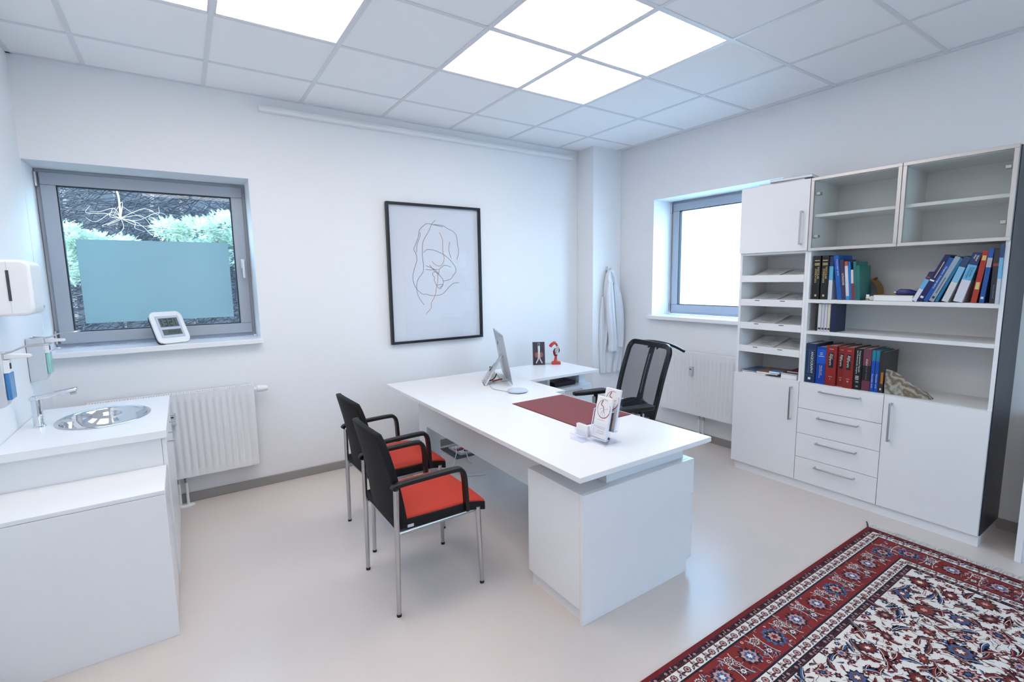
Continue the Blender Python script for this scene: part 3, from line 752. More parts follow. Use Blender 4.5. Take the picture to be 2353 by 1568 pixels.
bm.transform(Matrix.Translation((-.02, yb(.31)+.0215, .31)) @ Matrix.Rotation(-math.pi/2-.19+.09, 4, 'X')); obj('emblem', bm, mGap, t, local=True)
# items around it
t = thing('puck_speaker', 'flat round white speaker puck on the desk beside the computer', 'speaker', (-2.052, -1.203, DZ))
bm = bmesh.new(); lathe(bm, [(.066, 0), (.070, .004)], (-2.052, -1.203, DZ), 36); obj('base', bm, mGap, t)
bm = bmesh.new(); lathe(bm, [(.070, .004), (.0755, .007), (.0755, .012), (.072, .016), (.05, .0175), (.0, .018)][:-1], (-2.052, -1.203, DZ), 36); obj('body', bm, mat('pale grey blue plastic', (196, 206, 222), .3), t, smooth=60)
bm = T(spline([(-2.115, -1.165, DZ+.006), (-2.14, -1.09, DZ+.004), (-2.15, -1.02, DZ+.004), (-2.12, -.93, DZ+.005), (-2.07, -.85, DZ+.006), (-2.0, -.78, DZ+.012)], 6), .0032, 7); obj('cable', bm, mPlasticG, t)
t = thing('tablet_keyboard', 'flat pale keyboard lying on the desk under the computer', 'keyboard', (-1.86, -.71, DZ))
mt = W['computer'] @ Matrix.Translation((.06, .035, 0)) @ Matrix.Scale(.5, 4, (0, 1, 0))
bm = bmesh.new(); obox(bm, mt, -.15, .15, -.06, .06, 0, .006); obj('body', bm, mat('pale green grey metal', (172, 190, 192), .35, metal=.3), t, bevel=.003)
bm = bmesh.new()
for i in range(14):
    for j in range(5): obox(bm, mt, -.142+i*.0203, -.142+i*.0203+.017, -.052+j*.021, -.052+j*.021+.017, .006, .0075)
obj('keys', bm, mPlasticW, t, kind='stuff')
mCabB = mat('black cable', (28, 28, 32), .5); mCabR = mat('red cable', (180, 56, 56), .45)
CB = [('black cable looped behind the computer stand', mCabB, [(-.04, .20, .005), (-.02, .17, .012), (.0, .13, .05), (.02, .10, .09), (.03, .082, .12)]),
      ('second black cable behind the computer stand, lying lower', mCabB, [(-.05, .185, .005), (-.03, .14, .006), (-.01, .11, .02), (.01, .09, .05)]),
      ('grey cable running up the back of the computer', mPlasticG, [(-.03, .215, .005), (.0, .19, .02), (.03, .15, .08), (.06, .10, .13)]),
      ('red plugged cable on the desk behind the computer', mCabR, [(-.09, .14, .0065), (-.08, .11, .012), (-.07, .08, .016), (-.06, .055, .016)])]
CB = [(l_, m_, [W['computer'] @ Vector(p) for p in pts]) for l_, m_, pts in CB]
for lb, m_, pts in CB:
    tag(obj('cable', T(spline(pts, 6), .0042 if m_ is not mCabR else .006, 7), m_), lb, 'cable')
t = thing('power_adapter', 'small white power adapter behind the computer stand', 'adapter', tuple(W['computer'] @ Vector((.13, .12, 0))))
wc = W['computer']
bm = bmesh.new(); obox(bm, wc, .10, .16, .09, .15, 0, .05); obj('body', bm, mPlasticW, t, bevel=.008)
bm = bmesh.new(); obox(bm, wc, .115, .145, .105, .135, .0505, .09); obj('plug', bm, mBlackPl, t, bevel=.003)
bm = bmesh.new(); obox(bm, wc, .0985, .0995, .112, .128, .02, .028); obj('status_light', bm, mat('red status light', (255, 70, 40), .4), t)

# ------------------------------------------------------------------ display items on the side desk
t = thing('graft_display', 'small acrylic display with a white forked graft on dark card', 'display stand', (-1.245, -.40, DZ), math.radians(-30), None)
lean = Matrix.Rotation(-.16, 4, 'X')
bm = bmesh.new(); obox(bm, lean, -.0575, .0575, .0, .012, .002, .222); obj('card', bm, mat('dark violet card', (58, 44, 58), .35, var=.2, scale=25), t, local=True)
bm = bmesh.new(); obox(bm, lean, -.0615, .0615, -.009, -.0065, .0, .226); obj('cover', bm, mAcryl, t, local=True)
bm = bmesh.new(); obox(bm, lean, -.0615, -.0585, -.0065, .013, .0, .226); obj('cover_side', bm, mAcrylEdge, t, local=True)
mGraft = mat('white graft fabric', (226, 226, 226), .6); mKid = mat('kidney print', (168, 92, 74), .6)
bm = bmesh.new(); tube(bm, [(0, -.003, .183), (0, -.003, .16), (.001, -.003, .13)], [.011, .011, .010], 10); bm.transform(lean); obj('graft_trunk', bm, mGraft, t, local=True)
for s in (-1, 1):
    bm = bmesh.new(); tube(bm, spline([(s*.004, -.003, .14), (s*.006, -.003, .10), (s*.008, -.003, .06), (s*.02, -.003, .035), (s*.03, -.003, .018)], 4), .0052, 8); bm.transform(lean); obj('graft_limb', bm, mGraft, t, local=True)
    bm = bmesh.new(); lathe(bm, [(.016, 0), (.016, .001)], (0, 0, 0), 16, 1.0, 1.6); bm.transform(lean @ Matrix.Translation((s*.024, 0, .098)) @ Matrix.Rotation(math.pi/2, 4, 'X')); obj('kidney', bm, mKid, t, local=True)
bm = bmesh.new()
for k in range(4):
    a = k*math.pi/2; tube(bm, [(.010*math.cos(a), -.003+.004*math.sin(a), .183), (.013*math.cos(a+.8), -.003+.004*math.sin(a+.8), .198), (.008*math.cos(a+1.6), -.003, .216)], .0012, 5)
bm.transform(lean); obj('wire_crown', bm, mSteel, t, local=True, kind='stuff')
obj('rear_prop', B((-.03, .03, .022, .060, 0, .003)), mBlackPl, t, local=True)

t = thing('aorta_model', 'red aorta model with green stent lattice on a red foot', 'anatomical model', (-1.085, -.455, DZ), math.radians(-34))
mRedPl = mat('red model plastic', (196, 62, 52), .35, var=.06); mRedDk = mat('dark red model plastic', (112, 24, 34), .4)
bm = bmesh.new(); prism(bm, rrect(-.042, .046, -.034, .034, .012, 3), 'z', 0, .020); prism(bm, rrect(-.036, .040, -.028, .028, .010, 3), 'z', .020, .026); obj('foot', bm, mRedPl, t, local=True, bevel=.002)
bm = T([(0, 0, .024), (-.002, 0, .04), (.0, 0, .065), (.003, 0, .082)], [.026, .016, .012, .011], 14); obj('stem', bm, mRedPl, t, local=True)
bm = T([(.003, 0, .08), (.004, 0, .094)], .0125, 14); obj('collar', bm, mRedDk, t, local=True)
bm = T(spline([(.004, 0, .09), (.012, 0, .12), (.019, 0, .15), (.013, 0, .178)], 4), .0105, 14); st = obj('stent_tube', bm, mat('pale green stent tube', (198, 222, 214), .4), t, local=True)
mLat = mat('green stent wire', (60, 120, 108), .4)
for k in range(7):
    z = .098 + k*.0115; cx_ = .006 + k*.0022
    obj('stent_ring', T([(cx_+.0112*math.cos(a*math.pi/6), .0112*math.sin(a*math.pi/6), z + (.004 if a % 2 else -.004)) for a in range(13)], .0011, 5), mLat, st, local=True)
bm = bmesh.new()
tube(bm, spline([(-.004, 0, .075), (-.012, 0, .10), (-.016, 0, .125), (-.006, 0, .155)], 4), [.006, .008, .010, .011, .012, .012, .012, .012, .011, .009, .007, .006, .005], 10); obj('aneurysm_sac', bm, mRedDk, t, local=True)
bm = T(spline([(.028, 0, .11), (.034, 0, .135), (.026, 0, .16)], 4), [.003, .004, .005, .006, .006, .006, .005, .004, .003], 8); obj('side_vessel', bm, mRedDk, t, local=True)
bm = T(spline([(.013, 0, .176), (.004, 0, .196), (-.020, 0, .203), (-.040, 0, .190), (-.052, 0, .172)], 4), [.011]*8 + [.0125, .014, .0155, .0165, .0165, .0165, .0165, .0165, .0165], 14); obj('arch', bm, mRedPl, t, local=True)
bm = T([(-.052, 0, .172), (-.0535, 0, .1695)], .0135, 14); obj('open_end', bm, mRedDk, t, local=True)
for x, z in ((-.034, .205), (-.020, .215), (-.006, .213)):
    bm = T([(x, 0, z-.012), (x-.001, 0, z+.008)], .0048, 10); obj('branch_stub', bm, mRedPl, t, local=True)
obj('base_strip', B((-.10, -.043, -.012, .012, 0, .010)), mPlasticG, t, local=True, bevel=.002)

# ------------------------------------------------------------------ brochure holder and card holder on the desk
t = thing('brochure_holder', 'clear acrylic two-tier leaflet holder near the desk end', 'leaflet holder', (-2.33, -2.38, DZ))
hb = Vector((-2.38, -2.437, DZ))
def shear(x): return lambda v: None
def lean_box(bm, x0, x1, y0, y1, z0, z1, k=.22):
    for v in box(bm, x0, x1, y0, y1, z0, z1): v.co.x += k*(v.co.z-DZ)
bm = B((-2.382, -2.268, -2.437, -2.322, DZ+.0012, DZ+.003)); obj('base', bm, mAcryl, t)
for nm, bx_ in (('edge', (-2.3835, -2.3805, -2.438, -2.321, DZ, DZ+.0032)), ('edge', (-2.382, -2.268, -2.4385, -2.4365, DZ, DZ+.0032))):
    obj(nm, B(bx_), mAcrylEdge, t)
for (x, zb, zf, zt) in ((-2.372, .765, .845, .905), (-2.322, .80, .905, .965)):
    for y in (-2.434, -2.325):
        bm = bmesh.new(); lean_box(bm, x-.012, x+.016, y-.0015, y+.0015, zb, zt); obj('pocket_side', bm, mAcryl, t)
        bm = bmesh.new(); lean_box(bm, x-.0135, x-.0115, y-.002, y+.002, zb, zt); obj('edge', bm, mAcrylEdge, t)
        bm = bmesh.new(); lean_box(bm, x-.012, x+.016, y-.002, y+.002, zt-.0015, zt+.001); obj('edge', bm, mAcrylEdge, t)
    bm = bmesh.new(); lean_box(bm, x-.0135, x-.0115, -2.434, -2.325, zb, zf); obj('pocket_front', bm, mAcryl, t)
    bm = bmesh.new(); lean_box(bm, x+.015, x+.017, -2.434, -2.325, DZ, zt+.04); obj('back_plate', bm, mAcryl, t)
    bm = bmesh.new(); lean_box(bm, x-.012, x+.016, -2.434, -2.325, zb-.002, zb); obj('pocket_floor', bm, mAcrylEdge, t)
mMaroon = mat('maroon print', (150, 40, 60), .5)
for k, (x, zb, zt, lb) in enumerate(((-2.370, .768, .968, 'white leaflet with a red circle drawing, front one in the acrylic holder'), (-2.320, .803, 1.003, 'white leaflet with a red circle drawing, rear one in the acrylic holder'))):
    lf = thing('leaflet', lb, 'leaflet', (x, -2.379, zb), group='leaflets in the acrylic holder')
    bm = bmesh.new(); lean_box(bm, x-.009, x+.004, -2.430, -2.330, zb, zt); obj('sheets', bm, mPaper, lf)
    def P_(y, z, off=.0095): return (x-off + .22*(z-DZ), y, z)
    yc, zc, R_ = -2.385, zt-.055, .043
    arc = [P_(yc + R_*math.cos(a), zc + R_*1.05*math.sin(a)) for a in [math.radians(d) for d in range(150, 345, 8)]]
    obj('printed_ring', T(arc, [.0008+.0016*min(i, len(arc)-1-i)/len(arc)*2 for i in range(len(arc))], 5), mMaroon, lf)
    arc = [P_(yc + R_*math.cos(a), zc + R_*1.05*math.sin(a)) for a in [math.radians(d) for d in range(-15, 120, 8)]]
    obj('printed_ring', T(arc, .0010, 5), mMaroon, lf)
    obj('printed_vessel', T(spline([P_(yc+.012, zc+.04), P_(yc+.020, zc+.018), P_(yc+.004, zc+.010), P_(yc, zc-.004), P_(yc-.006, zc-.02)], 4), [.0026, .0025, .0024, .0023, .0022, .0021, .002, .0019, .0018, .0017, .0016, .0015, .0014, .0013, .0012, .0011, .001], 5), mMaroon, lf)
    for q in ([(.0, -.004), (-.016, .0), (-.028, .006)], [(0, -.004), (.012, -.016), (.016, -.03)], [(-.004, -.014), (-.012, -.026), (-.010, -.038)], [(.002, -.012), (.004, -.028), (-.002, -.036)], [(.0, .002), (.018, .0), (.024, -.012)]):
        obj('printed_branch', T(spline([P_(yc+a, zc+b) for a, b in q], 3), .0007, 4), mPrint, lf)
    for z, a, b in ((zt-.112, -.02, .03), (zt-.145, -.035, .035), (zt-.152, -.03, .02), (zt-.165, -.03, .015), (zt-.175, -.03, .02)):
        obj('printed_line', T([P_(-2.38+a, z), P_(-2.38+b, z)], .0006, 4), mPrint, lf)
t = thing('card_holder', 'small clear acrylic business card holder beside the leaflet holder', 'card holder', (-2.41, -2.285, DZ))
for k, (x, zb) in enumerate(((-2.432, DZ), (-2.400, DZ+.018))):
    for y in (-2.268-.06, -2.268+.035):
        obj('pocket_side', B((x, x+.026, y-.001, y+.001, zb, zb+.038)), mAcryl, t)
    obj('pocket_front', B((x-.001, x+.001, -2.328, -2.233, zb, zb+.028)), mAcryl, t)
    obj('edge', B((x-.0012, x+.0012, -2.328, -2.233, zb+.028, zb+.0292)), mAcrylEdge, t)
    obj('pocket_floor', B((x, x+.026, -2.328, -2.233, zb, zb+.002)), mAcrylEdge, t)
obj('back_plate', B((-2.373, -2.371, -2.328, -2.233, DZ, DZ+.075)), mAcryl, t)
for k, x in enumerate((-2.393, -2.386, -2.379)):
    o = obj('business_card', B((x, x+.0035, -2.322, -2.239, DZ+.0205, DZ+.0205+.055)), mPaper)
    tag(o, ('front', 'middle', 'rear')[k] + ' stack of white business cards in the small acrylic holder', 'card', 'business cards in the small holder')

# ------------------------------------------------------------------ visitor chairs
def visitor_chair(label, loc, rz):
    t = thing('visitor_chair', label, 'chair', loc, rz, group='visitor chairs')
    # local frame: front = +x, seat 0.48 wide (y), origin on the floor at the centre of the legs
    LX, LY = .225, .225
    for (sx_, sy_) in ((-1, -1), (-1, 1), (1, -1), (1, 1)):
        top = (sx_*(LX-.012), sy_*LY, .42) if sx_ > 0 else (-LX+.01, sy_*(LY+.012), .62)
        bot = (sx_*LX, sy_*(LY+.005), .012)
        lg = obj('leg', T([bot, ((bot[0]+top[0])/2, (bot[1]+top[1])/2, (bot[2]+top[2])/2), top], [.0105, .0125, .0135], 14), mSteel, t, local=True)
        obj('glide', T([(bot[0], bot[1], 0), (bot[0], bot[1], .013)], .0115, 14), mRubber, lg, local=True)
    for sy_ in (-1, 1):
        obj('side_rail', T([(-LX+.01, sy_*.215, .398), (LX-.012, sy_*.215, .405)], .011, 12), mSteel, t, local=True)
    obj('cross_rail', T([(LX-.03, -.215, .403), (LX-.03, .215, .403)], .010, 12), mSteel, t, local=True)
    obj('cross_rail', T([(-LX+.03, -.215, .398), (-LX+.03, .215, .398)], .010, 12), mSteel, t, local=True)
    # seat: black tray and red cushion, waterfall front edge, dished middle
    def seat(z0, z1, inset, crown, rear=0.0, nx=12, ny=10):
        bm = bmesh.new(); top, botm = [], []
        for i in range(nx+1):
            f = i/nx; x = -.215 + rear + inset*.3 + f*(.47-rear-inset*.6)
            wd = (.232-inset)*(1-.06*(1-f)**2)
            drop = -.022*max(0, (f-.72)/.28)**2; dish = .0
            top.append([(x, -wd+2*wd*j/ny, z1 + drop + crown*(1-(2*j/ny-1)**2)*(.6+.4*math.sin(math.pi*f)) + .018*(2*j/ny-1)**2*0) for j in range(ny+1)])
            botm.append([(x, -wd+2*wd*j/ny, z0 + drop) for j in range(ny+1)])
        tv = [[bm.verts.new(p) for p in r] for r in top]; bv = [[bm.verts.new(p) for p in r] for r in botm]
        for i in range(nx):
            for j in range(ny):
                bm.faces.new((tv[i][j], tv[i+1][j], tv[i+1][j+1], tv[i][j+1])); bm.faces.new((bv[i][j], bv[i][j+1], bv[i+1][j+1], bv[i+1][j]))
        for i in range(nx):
            bm.faces.new((tv[i][0], bv[i][0], bv[i+1][0], tv[i+1][0])); bm.faces.new((tv[i][ny], tv[i+1][ny], bv[i+1][ny], bv[i][ny]))
        for j in range(ny):
            bm.faces.new((tv[0][j], tv[0][j+1], bv[0][j+1], bv[0][j])); bm.faces.new((tv[nx][j], bv[nx][j], bv[nx][j+1], tv[nx][j+1]))
        return bm
    st = obj('seat', seat(.412, .458, 0, .006), mBlackFab, t, local=True, bevel=.006, label='black seat edge')
    obj('seat_cushion', seat(.440, .468, .004, .012, .045), mRedFab, t, local=True, bevel=.007, seg=3, label='red seat cushion')
    obj('maker_tag', B((-.165, -.135, -.2335, -.230, .423, .436)), mPlasticG, st, local=True)
    # backrest: upholstered shell, curved across, leaning back; red lining in front
    def back(off, th, wtop, wbot, z0, z1, ny=12, nz=12):
        bm = bmesh.new(); F, Bk = [], []
        for i in range(nz+1):
            f = i/nz; z = z0 + (z1-z0)*f
            xc = -.205 - .045*f - .045*f*f
            wd = wbot + (wtop-wbot)*f
            if f > .85: wd *= 1 - .10*((f-.85)/.15)**2
            fr, bk = [], []
            for j in range(ny+1):
                g = 2*j/ny-1; y = wd*g
                curve = .030*(g*g)
                zz = z - .020*f*f*f*(g*g)
                fr.append((xc + off + curve + th, y, zz)); bk.append((xc + off + curve - .004, y, zz))
            F.append(fr); Bk.append(bk)
        fv = [[bm.verts.new(p) for p in r] for r in F]; bv = [[bm.verts.new(p) for p in r] for r in Bk]
        for i in range(nz):
            for j in range(ny):
                bm.faces.new((fv[i][j], fv[i][j+1], fv[i+1][j+1], fv[i+1][j])); bm.faces.new((bv[i][j], bv[i+1][j], bv[i+1][j+1], bv[i][j+1]))
            bm.faces.new((fv[i][0], fv[i+1][0], bv[i+1][0], bv[i][0])); bm.faces.new((fv[i][ny], bv[i][ny], bv[i+1][ny], fv[i+1][ny]))
        for j in range(ny):
            bm.faces.new((fv[0][j], bv[0][j], bv[0][j+1], fv[0][j+1])); bm.faces.new((fv[nz][j], fv[nz][j+1], bv[nz][j+1], bv[nz][j]))
        return bm
    obj('backrest', back(-.012, .030, .192, .226, .43, .895), mBlackFab, t, local=True, bevel=.008, seg=3)
    # armrests: flat black loops from the rear post forward, bending down to the seat
    for s in (-1, 1):
        y = s*.243
        path = spline([(-.235, y-.004*s, .628), (-.21, y, .645), (-.08, y, .650), (.08, y, .652), (.115, y, .640), (.132, y, .605), (.138, y, .52), (.142, y, .425)], 5)
        bm = bmesh.new(); rings = []
        for i, p in enumerate(path):
            a = path[max(0, i-1)]; b = path[min(len(path)-1, i+1)]; d = (b-a).normalized(); nrm = Vector((-d.z, 0, d.x))
            hw, hh = .018, .011
            rings.append([p + Vector((0, yy, 0)) + nrm*nn for yy, nn in ((-hw, -hh), (hw, -hh), (hw, hh*.6), (hw*.5, hh), (-hw*.5, hh), (-hw, hh*.6))])
        loft(bm, rings); obj('armrest', bm, mBlackPl, t, local=True, bevel=.003)
    return t
visitor_chair('nearer red seated visitor chair with black back, in front', (-3.095, -1.815, 0), 0.0)
visitor_chair('farther red seated visitor chair, half hidden behind the nearer one', (-3.015, -1.195, 0), 0.03)

# ------------------------------------------------------------------ office chair
t = thing('office_chair', 'black office swivel chair with mesh back behind the desk', 'office chair', (-1.414, -1.60, 0), -0.2)
for k in range(5):
    a = 2*math.pi*k/5 + .3; c, s = math.cos(a), math.sin(a)
    sp = obj('base_spoke', T([(0, 0, .115), (c*.15, s*.15, .10), (c*.30, s*.30, .075)], [.028, .022, .016], 10), mBlackPl, t, local=True)
    bm = bmesh.new()
    for o_ in (-.016, .016):
        ctr = Vector((c*.30, s*.30, .029)) + Vector((-s, c, 0))*o_
        tube(bm, [ctr - Vector((-s, c, 0))*.010, ctr + Vector((-s, c, 0))*.010], .029, 14)
    obj('castor', bm, mRubber, sp, local=True)
bm = bmesh.new(); lathe(bm, [(.032, .08), (.032, .20), (.022, .201), (.022, .42)], (0, 0, 0), 18); obj('gas_column', bm, mBlackPl, t, local=True)
obj('mechanism', B((-.12, .14, -.09, .09, .40, .445)), mBlackPl, t, local=True, bevel=.01)
bm = bmesh.new(); prism(bm, rrect(-.27, .20, -.24, .24, .09, 6), 'z', .445, .510); obj('seat', bm, mBlackFab, t, local=True, bevel=.02, seg=3)
# back frame: one closed loop, curved in side view and across
def bp(y, z):
    f = (z-.50)/.57
    return Vector((.135 + .10*f + .055*f*f - .22*y*y, y, z))
loop = [bp(y, z) for y, z in rrect(-.235, .235, .50, 1.065, .06, 6)]
L2 = []
for i in range(len(loop)):
    a, b = loop[i], loop[(i+1) % len(loop)]; n_ = max(1, int((b-a).length/.05))
    for k in range(n_): L2.append((a.y + (b.y-a.y)*k/n_, a.z + (b.z-a.z)*k/n_))
def narrow(y, z): return y*(1 - .10*max(0, (.75-z)/.25)**2)
L2 = [bp(narrow(y, z), z) for y, z in L2]
bm = bmesh.new(); rings = []
for i, p in enumerate(L2):
    a = L2[i-1]; b = L2[(i+1) % len(L2)]; d = (b-a).normalized(); out = Vector((1, 0, 0)) - d*d.x; out.normalize(); sd = d.cross(out)
    rings.append([p + out*q + sd*r_ for q, r_ in ((-.012, -.020), (.014, -.016), (.014, .016), (-.012, .020))])
rings.append(rings[0]); loft(bm, rings, cap=False); bmesh.ops.remove_doubles(bm, verts=bm.verts, dist=1e-5)
obj('back_frame', bm, mBlackGl, t, local=True, bevel=.004)
mMesh = bpy.data.materials.new('black net fabric'); mMesh.use_nodes = True
_n = mMesh.node_tree; _n.nodes.clear(); _o = _n.nodes.new('ShaderNodeOutputMaterial'); _m = _n.nodes.new('ShaderNodeMixShader')
_t = _n.nodes.new('ShaderNodeBsdfTransparent'); _d = _n.nodes.new('ShaderNodeBsdfDiffuse'); _d.inputs[0].default_value = (*lin((58, 62, 72)), 1)
_wv = _n.nodes.new('ShaderNodeTexWave'); _wv.bands_direction = 'Y'; _wv.inputs['Scale'].default_value = 60; _tc = _n.nodes.new('ShaderNodeTexCoord')
_mr = _n.nodes.new('ShaderNodeMapRange'); _mr.inputs['To Min'].default_value = .50; _mr.inputs['To Max'].default_value = .66
_n.links.new(_tc.outputs['Object'], _wv.inputs['Vector']); _n.links.new(_wv.outputs['Fac'], _mr.inputs['Value']); _n.links.new(_mr.outputs[0], _m.inputs[0])
_n.links.new(_t.outputs[0], _m.inputs[1]); _n.links.new(_d.outputs[0], _m.inputs[2]); _n.links.new(_m.outputs[0], _o.inputs[0])
bm = bmesh.new(); G = []
for i in range(15):
    z = .505 + .555*i/14
    G.append([bm.verts.new(bp(narrow(.230*(2*j/12-1), z), z)) for j in range(13)])
for i in range(14):
    for j in range(12): bm.faces.new((G[i][j], G[i][j+1], G[i+1][j+1], G[i+1][j]))
obj('back_mesh', bm, mMesh, t, local=True, smooth=80, label='see-through black net')
# spine behind the net, splitting to a Y at the bottom
bm = bmesh.new(); rings = []
for i in range(12):
    z = .62 + .44*i/11; p = bp(0, z) + Vector((.022, 0, 0)); w_ = .026 + .010*max(0, (.72-z)/.1)
    rings.append([p + Vector(q) for q in ((-.007, -w_, 0), (-.007, w_, 0), (.010, w_*.8, 0), (.010, -w_*.8, 0))])
loft(bm, rings); obj('spine', bm, mBlackGl, t, local=True, bevel=.004)
pts = [bp(0, z) + Vector((.012, -.005, 0)) for z in (.70, .80, .90, .99)]
obj('spine_slot', T(pts, .0028, 6), mPlasticG, t, local=True)
for s in (-1, 1):
    pts = [bp(0, .66) + Vector((.024, 0, 0)), bp(s*.10, .60) + Vector((.024, 0, 0)), bp(s*.20, .57) + Vector((.02, 0, 0))]
    obj('lumbar_arm', T(spline(pts, 4), .020, 8, flat=.6), mBlackPl, t, local=True)
bm = bmesh.new(); rings = []
for k in range(13):
    y = -.205 + .41*k/12; e = 1-(abs(y)/.205)**2
    z0_, z1_ = .555 - .02*e, .60 + .055*e
    rings.append([bp(narrow(y, .57), zz) + Vector((xo, 0, 0)) for zz, xo in ((z0_, .012), (z1_, .012), (z1_, .026), (z0_, .026))])
loft(bm, rings); obj('lumbar_plate', bm, mBlackPl, t, local=True, bevel=.003)
obj('back_bracket', T(spline([(.10, 0, .425), (.18, 0, .44), (.215, 0, .52), (.20, 0, .63)], 4), .03, 8, flat=.6), mBlackPl, t, local=True)
# clothes hanger bar behind the top of the back
hz = bp(0, 1.06)
obj('hanger_bar', T(spline([(hz.x+.075, -.27, 1.035), (hz.x+.065, -.16, 1.064), (hz.x+.06, 0, 1.075), (hz.x+.065, .16, 1.064), (hz.x+.075, .27, 1.035)], 6), .010, 10), mBlackGl, t, local=True)
for s in (-.05, .05): obj('hanger_post', T([(hz.x+.01, s, 1.03), (hz.x+.06, s, 1.07)], .007, 8), mBlackPl, t, local=True)
for s in (-1, 1):
    y = s*.285
    obj('arm_post', T([(-.02, s*.20, .43), (-.02, y-.01*s, .44), (-.02, y, .50), (-.02, y, .655)], [.018, .020, .018, .016], 10), mBlackPl, t, local=True)
    obj('arm_sleeve', B((-.045, .005, y-.012, y+.012, .56, .63)), mPlasticG, t, local=True, bevel=.004, label='grey arm height sleeve')
    bm = bmesh.new(); prism(bm, [(-.22, -.022), (-.14, -.040), (.05, -.046), (.075, -.036), (.08, 0), (.075, .036), (.05, .046), (-.14, .040), (-.22, .022)], 'z', .655, .684)
    for v in bm.verts: v.co.y += y
    obj('arm_pad', bm, mBlackPl, t, local=True, bevel=.008, seg=3)
#SECTION4
# ------------------------------------------------------------------ bookcase wall: two units
FX = -0.40          # front of doors
CX = -0.381         # front of carcass
def bar_handle(p, a, b, horiz, part, r=.0055):
    """square U handle standing off the door front (x = FX)"""
    if horiz: pts = [(FX, a, p), (FX-.030, a, p), (FX-.030, b, p), (FX, b, p)]
    else: pts = [(FX, p, a), (FX-.030, p, a), (FX-.030, p, b), (FX, p, b)]
    bm = bmesh.new()
    q = pts
    r2 = r
    if horiz:
        box(bm, FX-.034, FX-.024, a-r2, b+r2, p-r2, p+r2); box(bm, FX-.024, FX, a-r2, a+r2, p-r2, p+r2); box(bm, FX-.024, FX, b-r2, b+r2, p-r2, p+r2)
    else:
        box(bm, FX-.034, FX-.024, p-r2, p+r2, min(a, b)-r2, max(a, b)+r2); box(bm, FX-.024, FX, p-r2, p+r2, a-r2, a+r2); box(bm, FX-.024, FX, p-r2, p+r2, b-r2, b+r2)
    obj('handle', bm, mSteel, part, bevel=.0015)

t = thing('tray_cabinet', 'tall narrow white cabinet with sloping leaflet trays beside the bright window', 'cabinet', (-.19, -2.135, 0))
A0, A1 = -2.388, -1.886
obj('side_panel', B((CX, -.003, A1-.019, A1, .066, 2.215)), mLam, t, bevel=.001)
obj('side_panel', B((CX, -.003, A0, A0+.019, .066, 2.215)), mLam, t, bevel=.001)
obj('back_panel', B((-.014, -.003, A0+.019, A1-.019, .066, 2.215)), mLamIn, t)
obj('top_panel', B((CX, -.014, A0+.019, A1-.019, 2.196, 2.215)), mLam, t)
obj('plinth', B((CX+.001, -.003, A0, A1-.02, 0, .0655)), mLam, t)
obj('shelf', B((CX, -.014, A0+.019, A1-.019, 1.716, 1.735)), mLamIn, t)
obj('shelf', B((CX, -.014, A0+.019, A1-.019, .778, .797)), mLamIn, t)
obj('bottom_panel', B((CX, -.014, A0+.019, A1-.019, .066, .085)), mLamIn, t)
d_ = obj('door', B((FX, CX-.001, A0+.002, A1, 1.732, 2.219)), mLam, t, bevel=.0012); bar_handle(-2.345, 1.778, 1.999, False, d_)
d_ = obj('door', B((FX, CX-.001, A0+.002, A1, .067, .797)), mLam, t, bevel=.0012); bar_handle(-2.340, .516, .750, False, d_)
TRAYS = (1.512, 1.330, 1.150, .968)
SLOPE = .20
for k, z in enumerate(TRAYS):
    bm = bmesh.new()
    prism(bm, [(CX+.012, z+.010), (-.015, z+.010+SLOPE*.354), (-.015, z+.022+SLOPE*.354), (CX+.012, z+.022)], 'y', A0+.0195, A1-.0195)
    tr = obj('tray', bm, mLamIn, t)
    obj('tray_lip', B((CX, CX+.012, A0+.0195, A1-.0195, z, z+.052)), mLam, tr, bevel=.001)
    if k:
        for y in (A1-.145, A1-.335):
            obj('tray_mark', B((CX-.0006, CX, y-.024, y+.012, z+.040, z+.045)), mPrintD, tr)
